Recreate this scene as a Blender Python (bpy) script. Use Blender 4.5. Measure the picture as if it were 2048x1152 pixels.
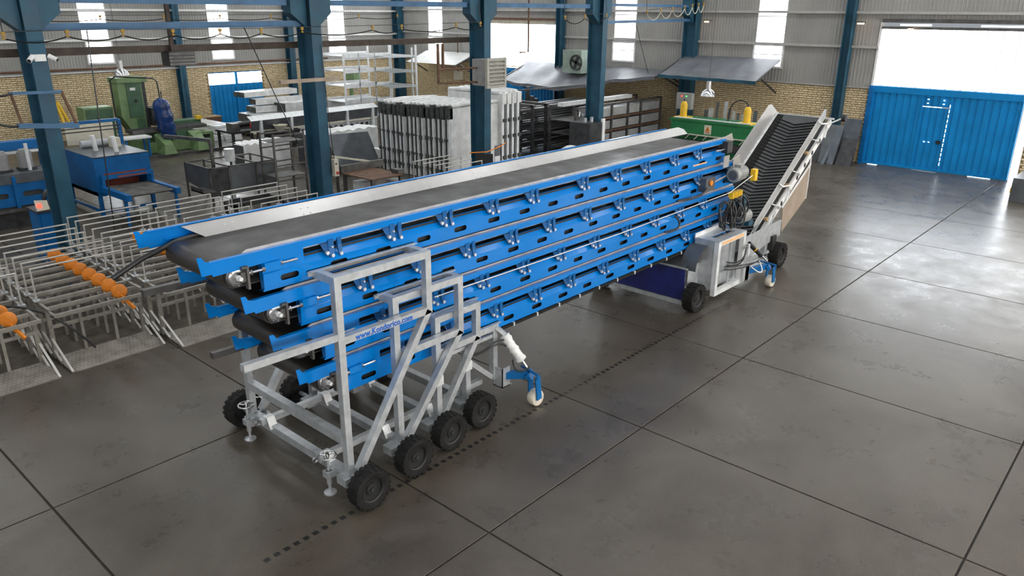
import bpy, math, random
from mathutils import Vector, Matrix
for _o in list(bpy.data.objects): bpy.data.objects.remove(_o)
random.seed(7)
SC = bpy.context.scene
COL = SC.collection
PI = math.pi

# ------------------------------------------------------------------ camera
def setup_camera():
    pitch, roll, yaw = math.radians(19.943), math.radians(0.388), math.radians(41.762)
    fwd = Vector((math.cos(yaw)*math.cos(pitch), math.sin(yaw)*math.cos(pitch), -math.sin(pitch)))
    right = Vector((math.sin(yaw), -math.cos(yaw), 0)); up = right.cross(fwd)
    r2 = right*math.cos(roll)+up*math.sin(roll); u2 = -right*math.sin(roll)+up*math.cos(roll)
    m = Matrix((r2, u2, -fwd)).transposed().to_4x4()
    m.translation = Vector((-4.97, -8.67, 5.30))
    cd = bpy.data.cameras.new('camera'); cd.sensor_width = 36.0; cd.lens = 36*1531.08/2048
    cd.clip_end = 300
    co = bpy.data.objects.new('camera', cd); co.matrix_world = m; COL.objects.link(co); SC.camera = co
setup_camera()

# ------------------------------------------------------------------ light
W = bpy.data.worlds.new('overcast_sky'); SC.world = W; W.use_nodes = True
_bg = W.node_tree.nodes['Background']; _bg.inputs[0].default_value = (0.86, 0.93, 1.0, 1); _bg.inputs[1].default_value = 0.35
WINDOW_STRENGTH = 8.0; SKYLIGHT_STRENGTH = 6.0
vs = SC.view_settings
vs.view_transform = 'Standard'; vs.look = 'None'; vs.gamma = 1.0; vs.use_curve_mapping = False
vs.exposure = 0.12

# ------------------------------------------------------------------ materials
MATS = {}
def mat(name, col, rough=0.5, metal=0.0, emit=0.0, var=0.0, scale=4.0, bump=0.0, bscale=40.0, rvar=0.0, spec=None, col2=None, coat=0.0):
    m = bpy.data.materials.new(name); m.use_nodes = True; nt = m.node_tree; b = nt.nodes['Principled BSDF']
    c = (col[0], col[1], col[2], 1)
    b.inputs['Base Color'].default_value = c; b.inputs['Roughness'].default_value = rough; b.inputs['Metallic'].default_value = metal
    if spec is not None: b.inputs['Specular IOR Level'].default_value = spec
    if coat: b.inputs['Coat Weight'].default_value = coat; b.inputs['Coat Roughness'].default_value = 0.07
    if emit:
        b.inputs['Emission Color'].default_value = c; b.inputs['Emission Strength'].default_value = emit
    if var or bump or rvar:
        g = nt.nodes.new('ShaderNodeNewGeometry')
        n = nt.nodes.new('ShaderNodeTexNoise'); n.inputs['Scale'].default_value = scale; n.inputs['Detail'].default_value = 6
        nt.links.new(g.outputs['Position'], n.inputs['Vector'])
        if var:
            r = nt.nodes.new('ShaderNodeValToRGB')
            lo = col2 or tuple(max(0, x*(1-var)) for x in col); hi = tuple(min(1, x*(1+var)) for x in col)
            r.color_ramp.elements[0].position = .32; r.color_ramp.elements[1].position = .68
            r.color_ramp.elements[0].color = (*lo, 1); r.color_ramp.elements[1].color = (*hi, 1)
            nt.links.new(n.outputs['Fac'], r.inputs['Fac']); nt.links.new(r.outputs['Color'], b.inputs['Base Color'])
        if rvar:
            mr = nt.nodes.new('ShaderNodeMapRange'); mr.inputs[1].default_value = .3; mr.inputs[2].default_value = .7
            mr.inputs[3].default_value = max(.03, rough-rvar); mr.inputs[4].default_value = min(1, rough+rvar)
            nt.links.new(n.outputs['Fac'], mr.inputs[0]); nt.links.new(mr.outputs[0], b.inputs['Roughness'])
        if bump:
            n2 = nt.nodes.new('ShaderNodeTexNoise'); n2.inputs['Scale'].default_value = bscale; n2.inputs['Detail'].default_value = 4
            nt.links.new(g.outputs['Position'], n2.inputs['Vector'])
            bp = nt.nodes.new('ShaderNodeBump'); bp.inputs['Strength'].default_value = bump; bp.inputs['Distance'].default_value = .02
            nt.links.new(n2.outputs['Fac'], bp.inputs['Height']); nt.links.new(bp.outputs['Normal'], b.inputs['Normal'])
    MATS[name] = m
    return m

def floor_material():
    m = bpy.data.materials.new('polished_concrete'); m.use_nodes = True; nt = m.node_tree; b = nt.nodes['Principled BSDF']
    L = nt.links.new; N = nt.nodes.new
    g = N('ShaderNodeNewGeometry')
    def noise(s, d=8, rough=.6, dist=0.0):
        n = N('ShaderNodeTexNoise'); n.inputs['Scale'].default_value = s; n.inputs['Detail'].default_value = d
        n.inputs['Roughness'].default_value = rough; n.inputs['Distortion'].default_value = dist
        L(g.outputs['Position'], n.inputs['Vector']); return n
    def ramp(src, a, ca, bb, cb):
        r = N('ShaderNodeValToRGB'); e = r.color_ramp.elements
        e[0].position = a; e[0].color = (*ca, 1); e[1].position = bb; e[1].color = (*cb, 1); L(src, r.inputs['Fac']); return r
    def mix(kind, fac, a, c):
        x = N('ShaderNodeMix'); x.data_type = 'RGBA'; x.blend_type = kind
        if isinstance(fac, float): x.inputs[0].default_value = fac
        else: L(fac, x.inputs[0])
        L(a, x.inputs[6])
        if isinstance(c, tuple): x.inputs[7].default_value = (*c, 1)
        else: L(c, x.inputs[7])
        return x.outputs[2]
    big = noise(.55, 6, .62, .6); mid = noise(1.3, 10, .72, .2); fine = noise(30, 4, .7)
    c0 = ramp(big.outputs['Fac'], .30, (.056, .045, .033), .70, (.112, .097, .078)).outputs['Color']
    c1 = ramp(mid.outputs['Fac'], .25, (.80, .80, .80), .75, (1.10, 1.10, 1.10)).outputs['Color']
    c2 = ramp(fine.outputs['Fac'], .30, (.86, .86, .86), .70, (1.08, 1.08, 1.08)).outputs['Color']
    col = mix('MULTIPLY', 1.0, mix('MULTIPLY', 1.0, c0, c1), c2)
    # dark oil spots
    vor = N('ShaderNodeTexVoronoi'); vor.inputs['Scale'].default_value = .8; vor.inputs['Randomness'].default_value = 1.0
    L(g.outputs['Position'], vor.inputs['Vector'])
    sp = ramp(vor.outputs['Distance'], .012, (.8, .8, .8), .022, (0, 0, 0)).outputs['Color']
    col = mix('MIX', sp, col, (.045, .042, .04))
    # tyre print: a dotted track left along X
    sx = N('ShaderNodeSeparateXYZ'); L(g.outputs['Position'], sx.inputs[0])
    def math_(op, a, v, w=None):
        q = N('ShaderNodeMath'); q.operation = op
        if hasattr(a, 'links') or not isinstance(a, float): L(a, q.inputs[0])
        else: q.inputs[0].default_value = a
        if isinstance(v, (int, float)): q.inputs[1].default_value = v
        else: L(v, q.inputs[1])
        return q.outputs[0]
    dy = math_('ABSOLUTE', math_('ADD', sx.outputs[1], 2.55), 0)
    band = math_('LESS_THAN', dy, .032)
    fx = math_('FRACT', math_('MULTIPLY', sx.outputs[0], 8.5), 0)
    dots = math_('LESS_THAN', fx, .55)
    rng = math_('MULTIPLY', math_('GREATER_THAN', sx.outputs[0], -1.9), math_('LESS_THAN', sx.outputs[0], 7.9))
    tr = math_('MULTIPLY', math_('MULTIPLY', band, dots), rng)
    tr = math_('MULTIPLY', tr, .92)
    col = mix('MIX', tr, col, (.012, .012, .013))
    L(col, b.inputs['Base Color'])
    mr = N('ShaderNodeMapRange'); mr.inputs[1].default_value = .25; mr.inputs[2].default_value = .75; mr.inputs[3].default_value = .20; mr.inputs[4].default_value = .42
    L(mid.outputs['Fac'], mr.inputs[0]); L(mr.outputs[0], b.inputs['Roughness'])
    b.inputs['Specular IOR Level'].default_value = .38
    bp = N('ShaderNodeBump'); bp.inputs['Strength'].default_value = .06; bp.inputs['Distance'].default_value = .02
    L(fine.outputs['Fac'], bp.inputs['Height']); L(bp.outputs['Normal'], b.inputs['Normal'])
    MATS['concrete'] = m

def brick_material():
    m = bpy.data.materials.new('yellow_brick'); m.use_nodes = True; nt = m.node_tree; b = nt.nodes['Principled BSDF']
    L = nt.links.new; N = nt.nodes.new
    g = N('ShaderNodeNewGeometry')
    wn = N('ShaderNodeTexNoise'); wn.inputs['Scale'].default_value = 5.5; wn.inputs['Detail'].default_value = 3
    mp = N('ShaderNodeMapping'); mp.inputs['Scale'].default_value = (1, 1, 3.2); L(g.outputs['Position'], mp.inputs['Vector'])
    L(mp.outputs['Vector'], wn.inputs['Vector'])
    r = N('ShaderNodeValToRGB'); e = r.color_ramp.elements
    e[0].position = .33; e[0].color = (.60, .46, .26, 1); e[1].position = .66; e[1].color = (.86, .72, .48, 1)
    L(wn.outputs['Fac'], r.inputs['Fac']); L(r.outputs['Color'], b.inputs['Base Color']); b.inputs['Roughness'].default_value = .85
    MATS['brick'] = m

floor_material(); brick_material()
mat('joint', (.035, .032, .028), .9)
mat('mortar', (.24, .175, .09), .95, var=.3, scale=8)
mat('cladding', (.30, .29, .272), .55, var=.10, scale=.9)
mat('girt_grey', (.38, .37, .35), .5, var=.1, scale=3)
mat('dark_brown', (.055, .038, .028), .6, .2, var=.3, scale=5)
mat('girt', (.72, .72, .70), .45, var=.1, scale=3)
mat('column_blue', (.022, .080, .125), .45, var=.25, scale=2.5, rvar=.12, spec=.3)
mat('beam_blue', (.03, .11, .22), .45, var=.2, scale=2.5)
mat('bright_blue', (.0, .180, .575), .22, var=.05, scale=2, spec=.22, coat=.25)
mat('bolt_white', (.75, .76, .78), .35, .6)
mat('gate_blue', (.002, .20, .50), .45, var=.12, scale=1.5, spec=.3)
mat('machine_blue', (.004, .115, .33), .45, var=.18, scale=3, spec=.3)
mat('panel_navy', (.012, .018, .13), .35, var=.35, scale=3)
mat('galv', (.52, .54, .555), .38, .5, var=.15, scale=9, rvar=.08)
mat('galv_light', (.74, .75, .75), .42, .25, var=.12, scale=5, rvar=.1)
mat('alu', (.58, .57, .56), .32, .5, var=.05, scale=3.5)
mat('trolley_steel', (.30, .28, .245), .5, .4, var=.2, scale=6)
mat('hoop_steel', (.52, .50, .46), .45, .3, var=.12, scale=6)
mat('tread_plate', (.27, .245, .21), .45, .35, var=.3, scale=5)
mat('tread_shaded', (.085, .072, .056), .6, .2, var=.35, scale=5)  # darker copy of the tread plate: shade among nested trolleys put into the colour
mat('chrome', (.62, .62, .63), .26, 1.0)
mat('polished_steel', (.34, .34, .35), .28, .9)
mat('dark_steel', (.055, .055, .058), .5, .5, var=.35, scale=5)
mat('raw_steel', (.12, .115, .11), .5, .6, var=.35, scale=4)
mat('sheet_grey', (.13, .14, .15), .4, .55, var=.18, scale=3)
mat('rust', (.14, .075, .045), .75, .2, var=.35, scale=6)
mat('rubber', (.013, .0125, .012), .8, var=.35, scale=9, spec=.25)
mat('belt', (.033, .028, .024), .40, var=.3, scale=3, rvar=.12)
mat('belt_grey', (.055, .058, .062), .45, var=.2, scale=3)
mat('bracket_blue', (.003, .095, .29), .4, var=.1, scale=4, spec=.3)
mat('black', (.012, .012, .013), .5)
mat('hose', (.015, .015, .016), .35)
mat('orange', (.72, .22, .015), .5, var=.15, scale=8)
mat('trolley_yellow', (.36, .21, .03), .6, var=.2, scale=8)
mat('yellow', (.75, .46, .02), .5, var=.12, scale=8)
mat('red', (.5, .03, .02), .5)
mat('oven_red', (.32, .07, .04), .6, var=.3, scale=4)
mat('mill_green', (.16, .25, .105), .5, var=.18, scale=3)
mat('mill_green_dark', (.055, .12, .065), .5, var=.2, scale=3)
mat('press_green', (.015, .16, .05), .45, var=.15, scale=3)
mat('motor_grey', (.30, .30, .29), .5, .2, var=.12, scale=8)
mat('white_paint', (.76, .76, .75), .5, var=.06, scale=4)
mat('cream', (.62, .58, .46), .55, var=.1, scale=5)
mat('wrap', (.68, .68, .665), .20, 0, var=.13, scale=4, bump=.7, bscale=16, rvar=.1)
mat('louvre_grey', (.36, .35, .30), .55, var=.15, scale=6)
mat('strip_metal', (.50, .49, .47), .35, .6, var=.2, scale=6)
mat('film_grey', (.42, .43, .45), .35, var=.1, scale=6)
mat('fan_green', (.25, .31, .26), .55, var=.15, scale=5)
mat('foam_dark', (.05, .055, .05), .8, var=.6, scale=10)
mat('tarp_blue', (.008, .035, .14), .25, var=.35, scale=4, bump=.7, bscale=7)
mat('awning', (.135, .14, .155), .55, var=.2, scale=2.5, bump=.25, bscale=6)
mat('nylon', (.66, .60, .50), .5, var=.2, scale=12)
mat('tan_rubber', (.33, .26, .20), .6, var=.15, scale=3)
mat('wood', (.36, .25, .13), .7, var=.3, scale=8)
mat('sticker_orange', (.80, .45, .22), .6, var=.15, scale=20)
mat('print_blue', (.004, .11, .50), .5)
mat('glow_window', (.92, .96, 1.0), .5, emit=WINDOW_STRENGTH)
mat('glow_window_fill', (1.0, .97, .92), .5, emit=WINDOW_STRENGTH*2.0)  # stronger panes for the unseen near openings, added to light the conveyors' near sides
mat('glow_skylight', (.95, .98, 1.0), .5, emit=SKYLIGHT_STRENGTH)
mat('ceiling_sheet', (.40, .40, .39), .6, var=.1, scale=1)
mat('plate_grey', (.10, .115, .135), .4, .5, var=.2, scale=3)
mat('lamp_glow', (1.0, .62, .25), .5, emit=6.0)
mat('led_red', (1, .05, .03), .5, emit=3.0)
mat('led_green', (.1, 1, .2), .5, emit=2.0)

# ------------------------------------------------------------------ mesh helpers
class MB:
    def __init__(s): s.v = []; s.f = []
    def add(s, vs_, fs):
        o = len(s.v); s.v += [tuple(x) for x in vs_]; s.f += [tuple(i+o for i in f) for f in fs]; return s
    def box(s, x0, x1, y0, y1, z0, z1):
        v = [(x, y, z) for z in (z0, z1) for y in (y0, y1) for x in (x0, x1)]
        return s.add(v, [(0, 2, 3, 1), (4, 5, 7, 6), (0, 1, 5, 4), (2, 6, 7, 3), (0, 4, 6, 2), (1, 3, 7, 5)])
    def cbox(s, c, sx, sy, sz): return s.box(c[0]-sx/2, c[0]+sx/2, c[1]-sy/2, c[1]+sy/2, c[2]-sz/2, c[2]+sz/2)
    def bar(s, a, b, w, h=None, up=(0, 0, 1)):
        h = h or w; a = Vector(a); b = Vector(b); d = (b-a).normalized(); u = Vector(up)
        if abs(d.dot(u)) > .98: u = Vector((1, 0, 0)) if abs(d.x) < .9 else Vector((0, 1, 0))
        sd = d.cross(u).normalized(); u = sd.cross(d).normalized()
        v = []
        for p in (a, b):
            for i, j in ((-1, -1), (1, -1), (1, 1), (-1, 1)): v.append(p+sd*(i*w/2)+u*(j*h/2))
        return s.add(v, [(0, 1, 2, 3), (7, 6, 5, 4), (0, 4, 5, 1), (1, 5, 6, 2), (2, 6, 7, 3), (3, 7, 4, 0)])
    def tube(s, a, b, r, n=10, r2=None):
        a = Vector(a); b = Vector(b); d = (b-a).normalized(); r2 = r if r2 is None else r2
        u = d.orthogonal().normalized(); w = d.cross(u)
        v = []
        for p, q in ((a, r), (b, r2)):
            for i in range(n):
                t = 2*PI*i/n; v.append(p+u*(q*math.cos(t))+w*(q*math.sin(t)))
        f = [(i, (i+1) % n, n+(i+1) % n, n+i) for i in range(n)]
        return s.add(v, f+[tuple(range(n-1, -1, -1)), tuple(range(n, 2*n))])
    def path(s, pts, r, n=7):
        pts = [Vector(p) for p in pts]; rings = []; u = None
        for i, p in enumerate(pts):
            d = (pts[min(i+1, len(pts)-1)]-pts[max(i-1, 0)]).normalized()
            if u is None: u = d.orthogonal().normalized()
            else:
                u = u-d*u.dot(d)
                u = d.orthogonal().normalized() if u.length < 1e-5 else u.normalized()
            w = d.cross(u); rings.append([p+u*(r*math.cos(2*PI*k/n))+w*(r*math.sin(2*PI*k/n)) for k in range(n)])
        v = [q for rg in rings for q in rg]; f = []
        for i in range(len(rings)-1):
            for k in range(n): f.append((i*n+k, i*n+(k+1) % n, (i+1)*n+(k+1) % n, (i+1)*n+k))
        m = len(rings)-1
        return s.add(v, f+[tuple(range(n-1, -1, -1)), tuple(m*n+k for k in range(n))])
    def lathe(s, prof, o, ax, n=20, closed=False):
        o = Vector(o); d = Vector(ax).normalized(); u = d.orthogonal().normalized(); w = d.cross(u); v = []; f = []
        for (r, h) in prof:
            for i in range(n):
                t = 2*PI*i/n; v.append(o+d*h+u*(r*math.cos(t))+w*(r*math.sin(t)))
        m = len(prof)
        for j in range(m-1 if not closed else m):
            k = (j+1) % m
            for i in range(n): f.append((j*n+i, j*n+(i+1) % n, k*n+(i+1) % n, k*n+i))
        return s.add(v, f)
    def prism(s, poly, axis, a, b):
        # poly: 2D points; axis 0: (y,z) along x ; 1: (x,z) along y ; 2: (x,y) along z
        def P(p, t): return ((t, p[0], p[1]), (p[0], t, p[1]), (p[0], p[1], t))[axis]
        n = len(poly); v = [P(p, a) for p in poly]+[P(p, b) for p in poly]
        f = [(i, (i+1) % n, n+(i+1) % n, n+i) for i in range(n)]
        return s.add(v, f+[tuple(range(n-1, -1, -1)), tuple(range(n, 2*n))])
    def strip(s, prof, axis, a, b):
        # open sheet: profile swept along axis
        def P(p, t): return ((t, p[0], p[1]), (p[0], t, p[1]), (p[0], p[1], t))[axis]
        n = len(prof)
        return s.add([P(p, a) for p in prof]+[P(p, b) for p in prof], [(i, i+1, n+i+1, n+i) for i in range(n-1)])
    def grid(s, fn, nu, nv):
        v = [fn(i/nu, j/nv) for j in range(nv+1) for i in range(nu+1)]
        return s.add(v, [(j*(nu+1)+i, j*(nu+1)+i+1, (j+1)*(nu+1)+i+1, (j+1)*(nu+1)+i) for j in range(nv) for i in range(nu)])
    def mesh(s, name, m, smooth=None):
        me = bpy.data.meshes.new(name); me.from_pydata(s.v, [], s.f)
        import bmesh
        bm = bmesh.new(); bm.from_mesh(me); bmesh.ops.recalc_face_normals(bm, faces=bm.faces); bm.to_mesh(me); bm.free()
        if smooth:
            me.polygons.foreach_set('use_smooth', [True]*len(me.polygons)); me.set_sharp_from_angle(angle=math.radians(smooth))
        me.materials.append(MATS[m] if isinstance(m, str) else m); me.update(); return me

WO = {}
def link(name, data, parent=None, loc=(0, 0, 0), rot=None):
    o = bpy.data.objects.new(name, data); COL.objects.link(o); w = Vector(loc)
    if parent is not None:
        o.parent = parent; o.location = w-WO[parent.name]
    else: o.location = w
    if rot: o.rotation_euler = rot
    WO[o.name] = w
    return o
def tag(o, label=None, cat=None, group=None, kind=None):
    if label: o['label'] = label
    if cat: o['category'] = cat
    if group: o['group'] = group
    if kind: o['kind'] = kind
    return o
def thing(name, label, cat, loc=(0, 0, 0), group=None): return tag(link(name, None, None, loc), label, cat, group)
def part(name, mb, m, parent, smooth=None, loc=(0, 0, 0), label=None):
    o = link(name, mb.mesh(name, m, smooth), parent, loc)
    if label: o['label'] = label
    return o
def inst(name, me, parent, loc, rot=None, scale=None):
    o = link(name, me, parent, loc, rot)
    if scale: o.scale = scale
    return o
def solo(name, mb, m, label, cat, group=None, smooth=None): return tag(part(name, mb, m, None, smooth), label, cat, group)
def struct(name, mb, m, smooth=None): return tag(part(name, mb, m, None, smooth), kind='structure')
def copy_tree(o, delta, label=None):
    d = Vector(delta)
    def rec(src, par):
        c = src.copy(); COL.objects.link(c); WO[c.name] = WO[src.name]+d
        if par is None: c.location = src.location+d
        else:
            c.parent = par; c.matrix_parent_inverse = src.matrix_parent_inverse
        for ch in list(src.children): rec(ch, c)
        return c
    r = rec(o, None)
    if label: r['label'] = label
    return r
ORD = ['first', 'second', 'third', 'fourth', 'fifth', 'sixth', 'seventh', 'eighth', 'ninth', 'tenth', 'eleventh', 'twelfth']
# ================================================================== the hall
WX, WY, BZ, TOPZ = 25.1, 27.0, 2.70, 8.4      # right wall plane X, left wall plane Y, brick height, wall height
def build_floor():
    fl = struct('floor', MB().box(-14, WX+.3, -16, WY+.3, -.2, -.02), 'joint')
    g = .011; cache = {}
    xs = [3*i for i in range(-4, 9)]+[WX]; ys = [-15.69+3.9224*j for j in range(0, 11)]; ys = [y for y in ys if y < WY-.5]+[WY]
    for i in range(len(xs)-1):
        for j in range(len(ys)-1):
            w, d = xs[i+1]-xs[i], ys[j+1]-ys[j]; k = (round(w, 2), round(d, 2))
            if k not in cache:
                a, b, c = w/2-g, d/2-g, .004
                mb = MB(); v = []
                for z, q in ((-.03, 0), (-c, 0), (0, c)):
                    v += [(-a+q, -b+q, z), (a-q, -b+q, z), (a-q, b-q, z), (-a+q, b-q, z)]
                f = [(8, 9, 10, 11)]
                for r in (0, 4):
                    for e in range(4): f.append((r+e, r+(e+1) % 4, r+4+(e+1) % 4, r+4+e))
                mb.add(v, f); cache[k] = mb.mesh('slab', 'concrete')
            inst('slab', cache[k], fl, ((xs[i]+xs[i+1])/2, (ys[j]+ys[j+1])/2, 0))
build_floor()

def rib_panel(w, z0, z1):
    # ribbed cladding sheet, front faces -y, local x across
    n = max(1, round(w/.125)); p = []
    for i in range(n):
        x = -w/2+i*w/n; q = w/n
        p += [(x, 0), (x+q*.62, 0), (x+q*.70, -.014), (x+q*.92, -.014)]
    p += [(w/2, 0)]
    return MB().strip(p, 2, z0, z1)

# openings, (u0, u1, z0, z1); u = X on the left wall, Y on the right wall
L_WIN = [(8.03, 9.08, 4.03, 7.4), (13.63, 14.66, 4.0, 7.4), (20.28, 21.32, 3.86, 7.4)]
L_LOW = [(8.14, 9.12, 3.1, 3.92), (13.68, 14.70, 3.06, 3.9), (20.28, 21.3, 3.1, 3.8)]
L_DOOR = (13.32, 16.12, 0, 2.42)
R_WIN = [(23.38, 24.45, 3.95, 7.4), (11.02, 12.1, 4.07, 7.4), (4.23, 5.35, 4.17, 7.4)]
R_LOW = [(23.38, 24.45, 3.1, 3.85), (11.02, 12.1, 3.22, 3.95), (4.23, 5.35, 3.3, 4.05)]
R_BIG = (15.4, 20.3, 2.56, 4.85); R_BIGDOOR = (15.5, 20.3, 0, 2.56)
R_GATE = (-4.35, .66, 0, 2.82); R_GATETOP = (-6.6, .66, 2.82, 4.98)

def cladding(root, u0, u1, holes, toXYZ, rotz):
    n = round((u1-u0)/1.0); w = (u1-u0)/n; cache = {}
    for i in range(n):
        a, b = u0+i*w, u0+(i+1)*w
        cuts = sorted({a, b} | {h[k] for h in holes for k in (0, 1) if a < h[k] < b})
        for s, e in zip(cuts, cuts[1:]):
            if e-s < .02: continue
            mid = (s+e)/2; z = BZ
            for h in sorted([h for h in holes if h[0] <= mid <= h[1]], key=lambda h: h[2])+[(0, 0, TOPZ, TOPZ)]:
                if h[2]-z > .02:
                    k = (round(e-s, 3), round(z, 3), round(h[2], 3))
                    if k not in cache: cache[k] = rib_panel(e-s, z, h[2]).mesh('cladding_panel', 'cladding')
                    inst('cladding_panel', cache[k], root, toXYZ(mid, -.0, 0), (0, 0, rotz))
                z = max(z, h[3])

CP = .081                    # course pitch; bond of long and short bricks in turn
def brickwork(root, u0, u1, holes, place, rotz, solo_zone=None):
    HL, HS, HZ = .113, .050, .027
    me = {q: MB().box(-q, q, -.016, .03, -HZ, HZ).mesh('brick', 'brick') for q in (HL, HS)}
    rest = MB(); cnt = 0
    for r in range(int(BZ/CP)):
        z = (r+.5)*CP; u = u0-(.185 if r % 2 else 0)+random.uniform(-.02, .02); k = 0
        while u < u1:
            h = HS if k % 2 else HL; c = u+h; u += 2*h+.022; k += 1
            if c-h < u0 or c+h > u1: continue
            if any(c-h < q[1] and c+h > q[0] and z+.03 > q[2] and z-.03 < q[3] for q in holes): continue
            p = place(c, random.uniform(-.004, .004), z+random.uniform(-.003, .003))
            if solo_zone and cnt < 300 and solo_zone(c, z):
                inst('brick', me[h], root, p, (0, 0, rotz)); cnt += 1
            elif rotz == 0: rest.box(p[0]-h, p[0]+h, p[1]-.016, p[1]+.03, p[2]-HZ, p[2]+HZ)
            else: rest.box(p[0]-.016, p[0]+.03, p[1]-h, p[1]+h, p[2]-HZ, p[2]+HZ)
    tag(part('brickwork', rest, 'brick', root), kind='stuff')

def build_walls():
    # left wall (far side), runs along X at Y = WY
    mb = MB()
    for a, b in ((-14, L_DOOR[0]), (L_DOOR[1], WX+.3)): mb.box(a, b, WY+.006, WY+.26, 0, BZ)
    mb.box(L_DOOR[0], L_DOOR[1], WY+.006, WY+.26, L_DOOR[3], BZ)
    wl = struct('wall_left', mb, 'mortar')
    brickwork(wl, 1.0, WX, [L_DOOR], lambda c, j, z: (c, WY+j, z), 0)
    cladding(wl, -14, WX, [L_WIN[0], L_WIN[1], L_WIN[2]]+L_LOW, lambda u, d, z: (u, WY, z), 0)
    part('ledge', MB().box(-14, WX, WY-.10, WY+.02, BZ, BZ+.05), 'girt', wl)
    for z in (4.0, 5.2, 6.4): part('girt', MB().box(-14, WX, WY-.13, WY-.02, z-.04, z+.05), 'girt', wl)
    # right wall (gate end), runs along Y at X = WX
    mb = MB()
    for a, b in ((R_GATE[1], R_BIGDOOR[0]), (R_BIGDOOR[1], WY), (-16, R_GATE[0])): mb.box(WX+.006, WX+.26, a, b, 0, BZ)
    wr = struct('wall_right', mb, 'mortar')
    hz = [R_BIGDOOR, (R_GATE[0], R_GATE[1], 0, 9)]
    brickwork(wr, -7, WY, hz, lambda c, j, z: (WX+j, c, z), -PI/2, lambda c, z: .6 < c < 4.0 and z > 1.35)
    cladding(wr, -16, WY, R_WIN+R_LOW+[R_BIG, R_GATETOP], lambda u, d, z: (WX, u, z), -PI/2)
    for a, b in ((R_GATETOP[1], R_BIG[0]), (R_BIG[1], WY), (-16, R_GATETOP[0])):
        part('ledge', MB().box(WX-.09, WX+.02, a, b, BZ, BZ+.045), 'girt_grey', wr)
    for z in (4.13, 5.3):
        for a, b in (((R_GATETOP[1], R_BIG[0]), (R_BIG[1], WY)) if z < 5 else ((-16, WY),)):
            part('girt', MB().box(WX-.12, WX-.02, a, b, z-.04, z+.05), 'girt_grey', wr)
    part('lintel', MB().box(WX-.16, WX+.02, R_GATETOP[0], R_GATETOP[1], R_GATETOP[3], R_GATETOP[3]+.12), 'raw_steel', wr)
    part('lintel', MB().box(WX-.14, WX+.02, R_BIG[0], R_BIG[1], R_BIG[3], R_BIG[3]+.10), 'rust', wr)
build_walls()

def window(n, wall, lo, hi, mull=()):
    # translucent daylight strip above, opening light below
    def bx(mb, u0, u1, z0, z1, d0, d1):
        return mb.box(u0, u1, WY-d1, WY-d0, z0, z1) if wall == 'L' else mb.box(WX-d1, WX-d0, u0, u1, z0, z1)
    fr = MB(); u0, u1, z0, z1 = lo; t = .07
    for a in ((u0-t, u0, z0-t, z1+t), (u1, u1+t, z0-t, z1+t), (u0, u1, z0-t, z0), (u0, u1, z1, z1+t)): bx(fr, *a, -.03, .04)
    w = struct('window_%d' % n, fr, 'girt')
    cuts = [hi[2], 5.14, 6.3, hi[3]]
    for a, b in zip(cuts, cuts[1:]): part('pane', bx(MB(), hi[0], hi[1], a+.02, b-.02, -.03, -.015), 'glow_window', w)
    zm = z0+(z1-z0)*.58
    for a, b in ((z0, zm-.02), (zm+.02, z1)): part('pane', bx(MB(), u0, u1, a, b, -.02, -.01), 'glow_window', w)
    part('transom', bx(MB(), u0, u1, zm-.02, zm+.02, -.03, .03), 'girt', w)
for _k in range(3): window(_k+1, 'L', L_LOW[_k], L_WIN[_k])
for _k in range(3): window(_k+4, 'R', R_LOW[_k], R_WIN[_k])

def rib_sheet(u0, u1, z0, z1, x, pitch=.24, d=.03):
    p = []; n = max(1, round((u1-u0)/pitch)); q = (u1-u0)/n
    for i in range(n):
        u = u0+i*q; p += [(x, u), (x, u+q*.55), (x+d, u+q*.62), (x+d, u+q*.93)]
    p.append((x, u1))
    return MB().strip(p, 2, z0, z1)

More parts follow.
